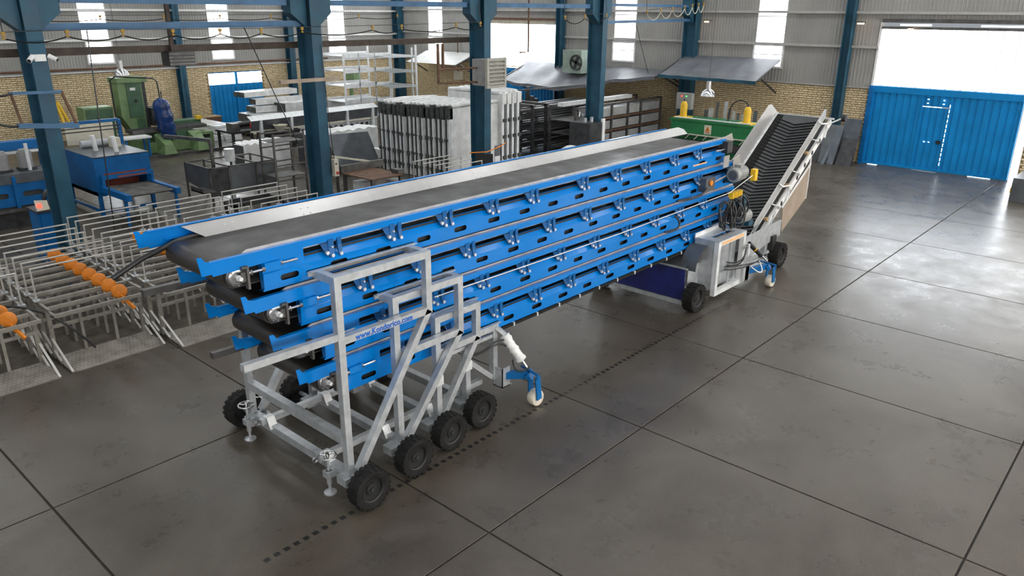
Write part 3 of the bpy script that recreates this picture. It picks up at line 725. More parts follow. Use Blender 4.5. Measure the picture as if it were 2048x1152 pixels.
def cart_extras():
    s0 = STAGES[0]; xp = CARTS[0]['xp']
    for yj in (-2.06, -.30):
        xj = xp-.12
        j = part('jack', MB().tube((xj, yj, .03), (xj, yj, .50), .018, 10).tube((xj, yj, .12), (xj, yj, .3), .03, 10).box(xj-.05, xp, yj-.05, yj+.05, .22, .30), 'galv', s0, 40)
        part('foot_pad', MB().lathe([(.001, 0), (.075, 0), (.075, .015), (.03, .035), (.001, .035)], (xj, yj, 0), (0, 0, 1), 16), 'galv', j, 40)
        hw = MB(); ring = [(xj+.10*math.cos(2*PI*k/18), yj+.10*math.sin(2*PI*k/18), .50) for k in range(19)]
        hw.path(ring, .010, 6)
        for k in range(3):
            a = 2*PI*k/3; hw.tube((xj, yj, .5), (xj+.1*math.cos(a), yj+.1*math.sin(a), .5), .007, 6)
        hw.tube((xj, yj, .48), (xj, yj, .53), .022, 8)
        part('handwheel', hw, 'chrome', j, 40)
    for yb in (-1.86, -.62):
        t = part('tow_bar', MB().bar((xp-.12, yb, .37), (2.0, yb, .37), .075, .075), 'galv', s0)
        ring = [(xp-.16+.032*math.cos(2*PI*k/12), yb, .37+.032*math.sin(2*PI*k/12)) for k in range(13)]
        part('eye_bolt', MB().path(ring, .009, 6), 'chrome', t, 40)
        for c in CARTS[:3]:
            part('tow_clip', MB().add([(c['xp']-.06, yb-.045, .42), (c['xp']+.05, yb-.045, .42), (c['xp']+.05, yb+.045, .42), (c['xp']-.06, yb+.045, .42), (c['xp']+.05, yb-.12, .28), (c['xp']-.06, yb-.12, .28)], [(0, 1, 2, 3), (0, 1, 4, 5)]), 'galv_light', t)
    # chain hanging between the far wheels
    mb = MB(); n = 26
    for k in range(n):
        t = k/(n-1); x = -.45+.75*t; z = .40-.10*math.sin(PI*t); mb.tube((x-.012, .0, z-.006*(-1)**k), (x+.02, .0, z+.006*(-1)**k), .008, 5)
    part('chain', mb, 'chrome', s0)
    # web address on the text rail: raised lettering
    try:
        cu = bpy.data.curves.new('lettering', 'FONT'); cu.body = 'www.Kondorico.com'; cu.size = .098; cu.extrude = .0012; cu.align_x = 'LEFT'; cu.offset = .0028; cu.space_character = 1.06
        tmp = bpy.data.objects.new('tmp_text', cu); COL.objects.link(tmp); bpy.context.view_layer.update()
        me = bpy.data.meshes.new_from_object(tmp.evaluated_get(bpy.context.evaluated_depsgraph_get())); bpy.data.objects.remove(tmp)
        xs = [v.co.x for v in me.vertices]; k = .81/(max(xs)-min(xs))
        for v in me.vertices: v.co.x *= k
        me.materials.clear(); me.materials.append(MATS['print_blue'])
        o = link('lettering', me, s0, (-.42, CARTS[0]['y']-.045, CARTS[0]['zk']-.053), (PI/2, 0, 0)); o['label'] = 'blue lettering reading www.Kondorico.com'
    except Exception as e: print('text failed', e)
cart_extras()

def steer_unit(st, px, py, pz, ex, ey, cyl_a, wrapped):
    # blue swinging arm with fork and nylon roller
    part('steering_arm', MB().bar((px, py, pz), (ex, ey, pz+.03), .09, .10), 'beam_blue' if False else 'machine_blue', st)
    r, rx, ry = .122, ex+.03, ey-.06
    part('steering_fork', MB().bar((ex, ey, pz+.06), (rx, ry, pz-.02), .20, .06, (0, 0, 1)).bar((rx+.02, ry-.075, pz+.02), (rx+.05, ry-.09, .12), .10, .02, (0, 1, 0)).bar((rx+.02, ry+.055, pz+.02), (rx+.05, ry+.065, .12), .10, .02, (0, 1, 0)), 'machine_blue', st)
    part('steering_roller', MB().lathe([(.001, -.062), (r*.9, -.062), (r, -.04), (r, .04), (r*.9, .062), (.001, .062)], (rx+.06, ry-.01, r+.002), (0.05, 1, 0), 22), 'nylon', st, 40)
    part('cross_pin', MB().tube((ex-.02, ey-.20, pz+.09), (ex+.05, ey+.16, pz+.09), .018, 8).tube((ex-.03, ey-.2, pz+.02), (ex-.03, ey-.2, pz+.10), .015, 6), 'machine_blue', st, 40)
    part('pivot_plate', MB().box(px-.06, px-.045, py-.10, py+.08, pz-.16, pz+.14).box(px-.06, px+.10, py-.10, py-.09, pz-.16, pz+.14).box(px-.06, px+.14, py-.10, py+.08, pz-.16, pz-.145), 'galv', st)
    b = Vector((ex-.02, ey, pz+.14)); a = Vector(cyl_a); d = (b-a)
    if wrapped:
        mb = MB(); prof = []; n = 16; L = d.length
        for k in range(n+1):
            t = k/n; prof.append((.001 if k in (0, n) else .068+.006*math.sin(k*2.3)+.005*math.sin(k*5.1)+.012*(t < .2)+.008*(t > .75), L*(.05+.78*t)))
        mb.lathe(prof, a, d, 14)
        part('wrapped_cylinder', mb, 'wrap', st, 80, label='hydraulic cylinder wrapped in clear plastic film')
    else:
        part('hydraulic_cylinder', MB().tube(a, a+d*.68, .045, 12), 'black', st, 40)
        part('cylinder_band', MB().tube(a+d*.30, a+d*.34, .047, 12), 'yellow', st, 40)
    part('piston_rod', MB().tube(a, b, .02, 8), 'chrome', st, 40)
def bez(p, n=14):
    p = [Vector(q) for q in p]; out = []
    for k in range(n+1):
        t = k/n; q = list(p)
        while len(q) > 1: q = [q[i].lerp(q[i+1], t) for i in range(len(q)-1)]
        out.append(q[0])
    return out
def stage4():
    st = STAGES[3]; c = CARTS[3]; y = c['y']
    steer_unit(st, c['xc']+.05, y-.08, .46, 2.42, -2.38, (c['xc']+.10, y-.07, 1.10), True)
    part('cylinder_bracket', MB().bar((c['xc']+.03, y, c['zt']), (c['xc']+.16, y-.08, 1.05), .14, .05), 'galv', st)
    for k in range(2):
        part('hydraulic_hose', MB().path(bez([(c['xp']-.05, y-.04, .98-.03*k), (1.85, y-.15, .88), (1.95, y-.18, 1.18-.05*k), (2.25, y-.14, .98-.08*k)]), .012, 7), 'hose', st, 60)
    part('hydraulic_hose', MB().path(bez([(2.3, -2.2, .70), (2.2, -2.3, .52), (2.35, -2.4, .55), (2.42, -2.4, .62)]), .012, 7), 'hose', st, 60)
    zb = 1.61-.53
    part('bottom_seal', MB().box(1.9, 8.3, YC-.675, YC-.635, zb-.03, zb+.012), 'rubber', st)
    x = 2.1
    while x < 8.2: part('seal_clip', MB().box(x-.012, x+.012, YC-.685, YC-.63, zb-.035, zb+.02), 'galv_light', st); x += .52
stage4()
for _i, _z in ((2, .84), (3, .80)):
    for _s in (-1, 1):
        _c = CARTS[_i]; _y = _c['y'] if _s < 0 else mir(_c['y'])
        part('post_clamp', MB().cbox((_c['xp'], _y, _z), .12, .12, .13), 'galv_light', STAGES[_i])

# ------------------------------------------------------------------ rear chassis
def build_chassis():
    ch = thing('conveyor_chassis', 'galvanised rear chassis with a navy panel and rubber tyres under the stack', 'chassis', (9.2, YC, 0))
    for s in (-1, 1):
        Y = lambda d: YC+s*d
        y0, y1 = Y(1.24), Y(.74)
        a, b = min(y0, y1), max(y0, y1); yo = y0
        x0, x1, z0, z1 = 7.66, 8.78, .24, 1.30; t = .09
        fr = MB()
        for q in ((x0, x0+t, z0, z1), (x1-t, x1, z0, z1), (x0+t, x1-t, z0, z0+t), (x0+t, x1-t, z1-t, z1)): fr.box(q[0], q[1], min(yo, yo-s*.09), max(yo, yo-s*.09), q[2], q[3])
        o = part('side_frame', fr, 'galv_light', ch)
        part('warning_strip', MB().box(x0+.12, x1-.12, min(yo, yo+s*.003), max(yo, yo+s*.003), z1-.075, z1-.02), 'sticker_orange', o)
        part('mullion', MB().box(x0+.62, x0+.66, min(yo-s*.06, yo-s*.1), max(yo-s*.06, yo-s*.1), z0+t, z1-t), 'galv', o)
        part('mid_rail', MB().box(x0+t, x1-t, min(yo-s*.14, yo-s*.18), max(yo-s*.14, yo-s*.18), .52, .56), 'galv', o)
        part('inner_panel', MB().box(x0+.05, x1, min(yo-s*.20, yo-s*.21), max(yo-s*.20, yo-s*.21), z0+.06, z1), 'galv', ch)
        part('front_panel', MB().box(x0+.004, x0+.012, min(yo-s*.09, y1), max(yo-s*.09, y1), z0+.1, z1), 'galv', ch)
        tp = MB(); yi, yj = yo-s*.14, yo-s*.30
        tp.box(x0, x1, min(yo, yi), max(yo, yi), z1, z1+.012).box(x0, x1, min(yj, y1), max(yj, y1), z1, z1+.012)
        tp.box(x0, x0+.22, min(yi, yj), max(yi, yj), z1, z1+.012).box(x1-.2, x1, min(yi, yj), max(yi, yj), z1, z1+.012)
        part('top_panel', tp, 'galv', ch)
        part('top_angle', MB().box(x0-.02, x1+.2, min(y1, y1+s*.02), max(y1, y1+s*.02), z1, z1+.09), 'galv_light', ch)
        # fender over the front wheel
        mb = MB(); prof = []
        for k in range(9):
            q = PI*.5*k/8; prof.append((7.66-.40*math.sin(q)*1.0, .78+.42*math.cos(q)))
        mb.strip([(p[0], p[1]) for p in prof], 1, Y(.70), Y(1.02))
        part('fender', mb, 'sheet_grey', ch, 40)
        part('fender_cheek', MB().box(7.27, 7.66, min(Y(.86), Y(.87)), max(Y(.86), Y(.87)), .30, .84), 'galv', ch)
        # long rear side plate
        part('rear_side_plate', MB().prism([(9.25, .62), (9.32, .50), (9.5, .47), (10.75, .62), (11.15, .66), (11.15, 1.02), (9.3, .98), (9.25, .92)], 1, Y(.93), Y(.945)), 'galv', ch)
        part('plate_hole', MB().tube((9.55, Y(.946), .73), (9.55, Y(.949), .73), .03, 12), 'black', ch)
        wheel(ch, WHEEL_B, 7.28, Y(1.03), .28, s); wheel(ch, WHEEL_B, 10.96, Y(1.03), .28, s)
        part('rear_leg', MB().box(10.55, 10.66, min(Y(.80), Y(.9)), max(Y(.80), Y(.9)), .3, .8).box(10.5, 11.05, min(Y(.82), Y(.9)), max(Y(.82), Y(.9)), .24, .33), 'galv', ch)
        part('gearbox', MB().box(10.66, 10.86, min(Y(.86), Y(1.0)), max(Y(.86), Y(1.0)), .42, .74), 'black', ch)
    part('navy_panel', MB().add([(7.14, -2.14, .22), (7.14, -.42, .22), (7.20, -.40, .80), (7.20, -2.10, .80), (7.16, -2.14, .22), (7.16, -.42, .22), (7.22, -.40, .80), (7.22, -2.10, .80)],
        [(0, 1, 2, 3), (4, 7, 6, 5), (0, 3, 7, 4), (1, 5, 6, 2), (2, 6, 7, 3), (0, 4, 5, 1)]), 'panel_navy', ch)
    part('panel_frame', MB().bar((7.17, -2.16, .17), (7.17, -.36, .17), .10, .08), 'galv', ch)
    part('panel_frame', MB().bar((7.19, -2.16, .82), (7.19, -.36, .82), .03, .03), 'galv', ch)
    part('belly_plate', MB().add([(7.2, -2.1, .83), (7.2, -.42, .83), (7.66, -.42, 1.18), (7.66, -2.1, 1.18)], [(0, 1, 2, 3)]), 'sheet_grey', ch)
    part('cross_axle', MB().bar((7.28, -2.3, .28), (7.28, -.22, .28), .09), 'galv', ch)
    part('cross_axle', MB().bar((10.96, -2.3, .28), (10.96, -.22, .28), .09), 'galv', ch)
    for y in (-2.0, -.52): part('chassis_rail', MB().bar((7.3, y, .30), (11.1, y, .30), .10, .12), 'galv', ch)
    part('tool_box', MB().box(9.3, 10.3, -2.0, -1.0, .35, .60), 'dark_steel', ch)
    steer_unit(ch, 8.86, -2.46, .42, 9.50, -2.68, (8.98, -2.48, 1.0), False)
    part('pivot_plate', MB().box(8.70, 8.95, -2.56, -2.40, .28, .56), 'galv', ch)
    for k, off in enumerate((0, .06)):
        part('hydraulic_hose', MB().path(bez([(8.2, -2.42, .78-off), (8.5, -2.75, .70-off), (8.3, -2.7, 1.12), (8.9, -2.5, 1.0-off)]), .014, 7), 'hose', ch, 60)
        part('hydraulic_hose', MB().path(bez([(8.15, -2.42, .70-off), (8.7, -2.65, .62-off), (9.1, -2.7, .7), (9.3, -2.6, .55+off)]), .014, 7), 'hose', ch, 60)
    part('hydraulic_hose', MB().path(bez([(8.95, -2.5, .62), (9.0, -2.75, .38), (9.3, -2.8, .3), (9.25, -2.6, .62)]), .012, 7), 'galv_light', ch, 60)
    part('valve_block', MB().cbox((8.9, -2.5, .9), .07, .07, .22), 'galv_light', ch)
    return ch
CHASSIS = build_chassis()

# ------------------------------------------------------------------ inclined feed conveyor
def motor(parent, x, y, z, r, L, tilt=0.0):
    d = Vector((math.cos(tilt), 0, math.sin(tilt))); o = Vector((x, y, z))
    m = part('motor', MB().lathe([(.001, 0), (r*.92, 0), (r, .015), (r, L*.30), (r*.94, L*.31), (r*.94, L*.92), (r*.8, L), (.001, L)], o, d, 22), 'motor_grey', parent, 40)
    fins = MB(); u = d.orthogonal().normalized(); w = d.cross(u)
    for k in range(20):
        a = 2*PI*k/20; q = u*math.cos(a)+w*math.sin(a); fins.bar(o+d*L*.34+q*r*.97, o+d*L*.9+q*r*.97, .008, .022, tuple(q))
    part('cooling_fins', fins, 'motor_grey', m)
    part('fan_cover', MB().lathe([(.001, -.004), (r*.7, -.004), (r*.74, .004)], o, d, 18).lathe([(.001, -.012), (r*.15, -.012), (r*.15, 0)], o, d, 10), 'sheet_grey', m, 40)
    up = Vector((0, 0, 1)); c = o+d*L*.55+up*r*.95
    part('terminal_box', MB().bar(c-d*.07, c+d*.07, .13, .09), 'motor_grey', m)
    return m

def build_incline():
    ic = thing('inclined_conveyor', 'inclined feed conveyor with a black chevron belt and galvanised side guards', 'conveyor', (10.4, YC, 0))
    ang = math.atan2(3.23-1.18, 13.64-10.59); dx, dz = math.cos(ang), math.sin(ang)
    A = Vector((10.35, 0, 1.02)); Lg = 3.96; nrm = Vector((-dz, 0, dx))
    def P(t, y, h): q = A+Vector((dx, 0, dz))*t+nrm*h; return (q.x, y, q.z)
    def plate(name, pts, th, m, parent=ic):
        # pts: list of (t, h, y) -> thickened along y
        v = [P(t, y, h) for t, h, y in pts]; v2 = [(q[0], q[1]+th, q[2]) for q in v]; n = len(v)
        return part(name, MB().add(v+v2, [tuple(range(n)), tuple(range(2*n-1, n-1, -1))]+[(k, (k+1) % n, n+(k+1) % n, n+k) for k in range(n)]), m, parent)
    for s in (-1, 1):
        yb = YC+s*.60; yt = YC+s*(.66 if s < 0 else .70)
        g = plate('side_guard', [(0, -.31, yb), (.02, -.05, yt-s*.01), (.12, 0, yt), (Lg-.14, 0, yt), (Lg, -.08, yt-s*.01), (Lg+.02, -.31, yb)], .006*s, 'alu')
        mb = MB(); v = [P(t, yb+d, -.312) for t, d in ((-.05, -s*.05), (Lg, -s*.05), (Lg, s*.015), (-.05, s*.015))]
        v += [tuple(Vector(q)-nrm*.012) for q in v]
        part('guard_lip', mb.add(v, [(0, 1, 2, 3), (7, 6, 5, 4), (0, 4, 5, 1), (1, 5, 6, 2), (2, 6, 7, 3), (3, 7, 4, 0)]), 'galv_light', g)
        mb = MB()
        for k in range(22):
            c = Vector(P(.15+k*.175, yb-s*.02, -.310)); mb.tube(c, c+nrm*.006, .009, 6)
        part('lip_screw', mb, 'sheet_grey', g, 40)
        # stringer under the guard with round holes, drawn as a flat bar and dark hole rims
        sb = part('stringer', MB().bar(P(-.1, yb+s*.06, -.54), P(Lg+.12, yb+s*.06, -.54), .05, .15, tuple(nrm)), 'white_paint', ic)
        for k in range(9):
            t = .35+k*.43; c = Vector(P(t, yb+s*.085, -.54)); part('lightening_hole', MB().tube(c, c+Vector((0, s*.004, 0)), .055, 14), 'black', sb)
        for t in (.9, 2.0, 3.1): 
            part('idler_bracket', MB().bar(P(t, yb+s*.04, -.28), P(t+.10, yb+s*.13, -.40), .06, .02).bar(P(t+.10, yb+s*.13, -.38), P(t+.12, yb+s*.1, -.52), .05, .02), 'galv_light', ic)
        for t in (.55, 1.65, 2.75): part('roller_end', MB().tube(P(t, yb+s*.0, -.40), P(t, yb+s*.08, -.40), .045, 10), 'wood', ic, 40)
        for t in (1.3, 3.45):
            part('guard_strut', MB().path([P(t, yt+s*.01, -.02), P(t+.02, yt+s*.06, -.12), P(t+.30, yb+s*.14, -.34), P(t+.10, yb+s*.12, -.60)], .022, 8), 'white_paint', ic, 60)
    # belt slab and chevrons
    mb = MB(); v = [P(t, YC+y, h) for h in (-.345, -.37) for t, y in ((-.3, -.58), (Lg-.05, -.58), (Lg-.05, .58), (-.3, .58))]
    bl = part('belt', mb.add(v, [(0, 1, 2, 3), (7, 6, 5, 4), (0, 4, 5, 1), (1, 5, 6, 2), (2, 6, 7, 3), (3, 7, 4, 0)]), 'belt_grey', ic)
    part('tail_drum', MB().tube(P(Lg-.05, YC-.58, -.42), P(Lg-.05, YC+.58, -.42), .075, 16), 'belt', ic, 40)
    part('return_belt', MB().bar(P(-.3, YC, -.50), P(Lg-.1, YC, -.50), 1.14, .012, tuple(nrm)), 'belt', ic)
    w0 = [P(-.3, YC+.59, -.315), P(Lg-.05, YC+.59, -.315), P(Lg-.05, YC+.40, -.338), P(-.3, YC+.22, -.338)]
    part('shaded_belt_wing', MB().add(w0+[tuple(Vector(q)-nrm*.008) for q in w0], [(0, 1, 2, 3), (7, 6, 5, 4), (0, 4, 5, 1), (1, 5, 6, 2), (2, 6, 7, 3), (3, 7, 4, 0)]), 'rubber', ic)  # far wing of the troughed belt, its shade put into the dark colour
    part('side_liner', MB().bar(P(-.1, YC-.585, -.40), P(Lg, YC-.585, -.40), .02, .18, tuple(nrm)), 'black', ic)
    ch = MB(); hgt = .022; wd = .022; v = []
    for h in (0, hgt):
        for q in (0, wd): v += [(q+.20*.9, -.52, h), (q, 0, h), (q+.20*.9, .52, h)]
    ch.add(v, [(6, 7, 10, 9), (7, 8, 11, 10), (0, 1, 7, 6), (1, 2, 8, 7), (3, 9, 10, 4), (4, 10, 11, 5), (0, 6, 9, 3), (2, 5, 11, 8)])
    cme = ch.mesh('chevron', 'rubber'); n = 36
    for k in range(n):
        p = P(-.2+k*.108, YC, -.345); inst('chevron', cme, bl, p, (0, -ang, 0))
    # lower frame, hopper plates, tan flap and black end cap
    part('end_bar', MB().bar(P(Lg+.06, YC-.78, -.42), P(Lg+.06, YC+.78, -.42), .04), 'galv_light', ic)
    part('end_handle', MB().tube(P(Lg-.1, YC-.68, -.46), P(Lg+.10, YC-.98, -.40), .018, 8), 'galv_light', ic, 40)
    part('rubber_bumper', MB().tube(P(Lg+.10, YC-.96, -.40), P(Lg+.10, YC-1.05, -.40), .085, 10), 'black', ic, 40)
    for t, z in ((2.35, .0), (3.6, .0)): pass
    q1 = P(1.15, YC-.72, -.58); q2 = P(2.75, YC-.72, -.56)
    part('rubber_flap', MB().add([(q1[0]+.05, q1[1], q1[2]-.05), (q2[0], q2[1], q2[2]-.18), (q2[0]+.02, q2[1], q2[2]-.95), (q1[0]+.15, q1[1], q1[2]-.62),
                                  (q1[0]+.05, q1[1]+.012, q1[2]-.05), (q2[0], q2[1]+.012, q2[2]-.18), (q2[0]+.02, q2[1]+.012, q2[2]-.95), (q1[0]+.15, q1[1]+.012, q1[2]-.62)],
                                 [(0, 1, 2, 3), (7, 6, 5, 4), (0, 4, 5, 1), (1, 5, 6, 2), (2, 6, 7, 3), (3, 7, 4, 0)]), 'tan_rubber', ic)
    part('flap_rail', MB().bar((q1[0], q1[1], q1[2]-.02), (q2[0]+.05, q2[1], q2[2]-.12), .03), 'white_paint', ic)
    part('flap_rail', MB().bar((q2[0]+.02, q2[1], q2[2]+.02), (q2[0]+.02, q2[1], q2[2]-.95), .025), 'white_paint', ic)
    for y in (YC-.66, YC+.66):
        part('support_leg', MB().bar(P(.9, y, -.5), (10.85, y, .42), .07), 'galv', ic)
        part('support_leg', MB().bar(P(.15, y, -.45), (10.1, y, .42), .07), 'galv', ic)
    motor(ic, 9.28, -2.05, 1.38, .125, .46, .0)
    part('motor_mount', MB().box(9.6, 9.8, -2.15, -1.85, 1.16, 1.26).box(9.6, 9.75, -2.0, -1.6, 1.25, 1.75), 'column_blue', ic)
    return ic
build_incline()
def rear_bits():
    s1 = STAGES[1]
    motor(s1, 8.62, -2.16, 2.36, .135, .46, .05)
    part('gearbox', MB().box(8.85, 9.15, -2.08, -1.90, 2.16, 2.42), 'column_blue', s1)
    part('motor_plate', MB().prism([(8.98, 2.60), (9.25, 2.66), (9.32, 2.50), (9.2, 2.28), (9.0, 2.28)], 1, -1.97, -1.955), 'strip_metal', s1)
    part('control_box', MB().box(7.7, 8.05, -2.10, -1.95, 2.17, 2.42), 'sheet_grey', s1)
    part('cable_gland', MB().tube((7.86, -2.11, 2.33), (7.86, -2.135, 2.33), .05, 10), 'orange', s1, 40)
    part('control_cable', MB().path(bez([(7.75, -2.1, 2.25), (7.45, -2.15, 2.1), (7.2, -2.05, 2.13), (6.95, -1.96, 2.12)]), .02, 7), 'hose', s1, 60)
    part('control_cable', MB().path(bez([(6.9, -1.96, 1.85), (7.0, -2.1, 1.75), (6.9, -2.1, 1.6), (6.6, -1.96, 1.62)]), .018, 7), 'hose', STAGES[2], 60)
    s0 = STAGES[0]
    part('rear_bearing_box', MB().box(8.52, 8.72, -2.05, -1.93, 2.78, 3.0), 'dark_steel', s0)
    part('rear_plate', MB().box(8.40, 8.62, -2.06, -2.045, 2.52, 2.74), 'strip_metal', s0)
    part('tension_bolt', MB().tube((8.15, -2.0, 2.86), (8.5, -2.0, 2.86), .018, 8), 'chrome', s0, 40)
    part('tension_bolt', MB().tube((8.0, -2.04, 2.28), (8.6, -2.04, 2.34), .018, 8), 'chrome', s1, 40)
    part('red_label', MB().box(7.45, 7.95, -1.946, -1.941, 2.665, 2.69), 'sticker_orange', s0)
    # cable loops on the yellow trolley clamps
    f = thing('cable_festoon', 'bundle of black cable loops hanging from yellow clamps at the rear of the stack', 'cable', (8.95, -2.1, 0))
    for k in range(7):
        x = 8.62+k*.062; part('clamp', MB().box(x-.016, x+.016, -2.22, -2.12, 1.93, 2.03).tube((x, -2.17, 1.93), (x, -2.17, 1.90), .025, 8), 'yellow', f)
    for k in range(13):
        x = 8.60+.033*k; rx = random.uniform(.08, .22); rz = random.uniform(.2, .36); cx = x+(k-6)*.035+random.uniform(-.06, .06); tl = random.uniform(-.25, .25)
        q = []
        for j in range(25):
            t = -.25*PI+2.5*PI*j/24-PI*.75; ex, ez = rx*math.sin(t), rz*math.cos(t)
            q.append((cx+ex+tl*ez, -2.17-.05*math.sin(t*2+k)-.01*(k % 3), 1.90-rz+ez))
        part('cable_loop', MB().path(q, .017, 7), 'hose', f, 60)
    part('carrier_wire', MB().tube((8.55, -2.17, 2.04), (9.72, -2.10, 2.22), .008, 6), 'white_paint', f)
    part('clamp', MB().box(9.62, 9.74, -2.16, -2.06, 2.10, 2.33), 'yellow', f)
    r = MB().path([(1.05, -2.0, 1.93), (5, -2.1, 1.96), (8.6, -2.17, 2.04)], .007, 6)
    solo('tie_rope', r, 'white_paint', 'thin white rope stretched along the side of the third conveyor', 'rope')
rear_bits()
# ================================================================== rows of nested trolleys
def trolley_proto():
    K = {}
    h = .70
    def M(n, mb, m, sm=None): K[n] = mb.mesh(n, m, sm)
    tp = MB().add([(-.73, 0, .012), (.73, 0, .012), (.73, .66, .07), (-.73, .66, .07), (-.73, 0, 0), (.73, 0, 0), (.73, .66, .058), (-.73, .66, .058)],
                  [(0, 1, 2, 3), (7, 6, 5, 4), (0, 4, 5, 1), (1, 5, 6, 2), (2, 6, 7, 3), (3, 7, 4, 0)])
    M('tread_plate', tp, 'tread_plate'); K['tread_shaded'] = tp.mesh('tread_plate', 'tread_shaded')
    lug = MB()
    for r in range(8):
        for c in range(24):
            x = -.69+c*.06+(.03 if r % 2 else 0); y = .05+r*.078; z = .012+.058*y/.66+.001
            a = .7 if (r+c) % 2 else -.7; ca, sa = math.cos(a), math.sin(a); L, W_ = .021, .009
            lug.add([(x-L*ca, y-L*sa, z), (x+W_*sa, y-W_*ca, z+.006), (x+L*ca, y+L*sa, z), (x-W_*sa, y+W_*ca, z+.006)], [(0, 1, 3), (1, 2, 3)])
    M('tread_lugs', lug, 'hoop_steel')
    M('post', MB().box(-.03, .03, -.03, .03, 0.02, .84), 'trolley_steel')
    M('baluster', MB().box(-.022, .022, -.012, .012, .07, .82), 'trolley_steel')
    M('mid_rail', MB().box(-.70, .70, -.015, .015, -.025, .025), 'trolley_steel')
    M('bumper_rail', MB().box(-.72, .72, -.02, .02, -.025, .025).box(-.72, -.685, .02, .58, -.012, .012).box(.685, .72, .02, .58, -.012, .012), 'trolley_steel')
    M('top_rail', MB().box(-.72, .72, -.03, .03, -.03, .03), 'trolley_steel')
    M('slant_bar', MB().bar((0, .10, .40), (0, -.66, .02), .034, .012, (0, 0, 1)), 'hoop_steel')
    hp = MB().tube((-h, 0, .9), (-h, 0, 1.42), .014, 8).tube((h, 0, .9), (h, 0, 1.42), .014, 8).tube((-h-.014, 0, 1.42), (h+.014, 0, 1.42), .014, 8)
    M('hoop', hp, 'hoop_steel', 40)
    M('hoop_foot', MB().box(-.05, .05, -.04, .04, .88, .905).tube((0, 0, .8), (0, 0, .96), .022, 8), 'galv')
    M('side_rail', MB().box(-.02, .02, 0, .55, .84, .885), 'trolley_steel')
    M('orange_wheel', MB().lathe([(.001, -.022), (.10, -.028), (.118, -.016), (.118, .016), (.10, .028), (.001, .022)], (0, 0, 0), (.55, 1, -.1), 20), 'orange', 40)
    M('wheel_fork', MB().bar((.0, -.02, -.07), (.10, -.26, -.26), .035, .05).bar((-.04, .02, 0), (.0, -.02, -.08), .06, .02), 'orange')
    return K
TK = trolley_proto()
def trolley(x, y, label, group, hoop=True, full=True, fat=True):
    t = thing('nesting_trolley', label, 'trolley', (x, y, 0), group)
    def I(n, dx, dy, dz, par=t): return inst(n, TK[n], par, (x+dx, y+dy, dz))
    I('top_rail', 0, 1.10, .86)
    if full:
        p = I('tread_plate', 0, 0, 0) if fat else inst('tread_plate', TK['tread_shaded'], t, (x, y, 0))
        if fat: I('tread_lugs', 0, 0, 0, p)
        for s in (-1, 1):
            I('post', s*.70, .72, 0); I('baluster', s*.25-.02, .64, 0); I('slant_bar', s*.715, .66, 0); I('side_rail', s*.70, .58, 0)
        I('mid_rail', 0, .68, .56); I('bumper_rail', 0, .36, .84)
        w = I('orange_wheel', .34, .52, .93); I('wheel_fork', .34, .52, .93, w)
    else:
        for s in (-1, 1): I('post', s*.70, .72, 0)
        w = I('orange_wheel', .34, .52, .93)
    if hoop:
        hh = I('hoop', 0, 1.13, 0)
        for s in (-1, 1): I('hoop_foot', s*.70, 1.13, 0, hh)
    return t
ROWS = [('farthest left, cut by the picture edge', -2.45, 3.40, 7, True), ('just right of it, with eight orange wheels', -.82, 3.45, 8, True), ('whose front lies behind the conveyor ends', .77, 3.12, 9, True),
        ('third column of hoops, behind the top conveyor', 2.29, 3.45, 8, False), ('beside the second inner column', 3.97, 3.45, 8, False), ('small far row before the wrapped panel stack', 9.36, 4.76, 4, False)]
RN = ['leftmost', 'second', 'third', 'fourth', 'fifth', 'far sixth']
for _r, (_d, _x, _y, _n, _full) in enumerate(ROWS):
    for _k in range(_n):
        lab = 'galvanised nesting trolley with orange wheel, %s from the front in the %s trolley row' % (ORD[_k], RN[_r])
        if _r == 2 and _k == 0: pass
        trolley(_x, _y+.41*_k, lab, 'nested galvanised trolleys', hoop=not (_r == 1 and _k == _n-1) and not (_r == 0 and _k > 4), full=_full or _k == 0, fat=(_k < 1))
solo('hydraulic_hose', MB().path(bez([(-2.3, 4.6, 1.0), (-1.7, 4.4, .95), (-1.45, 4.0, .86), (-1.0, 3.95, .1)], 20), .018, 7), 'hose', 'black hose lying across the two front trolleys at the left', 'hose', smooth=60)
# ================================================================== workshop machines and stock, left side
def legs(t, xs, ys, z1, w, m, name='leg'):
    for x in xs:
        for y in ys: part(name, MB().box(x-w/2, x+w/2, y-w/2, y+w/2, 0, z1), m, t)

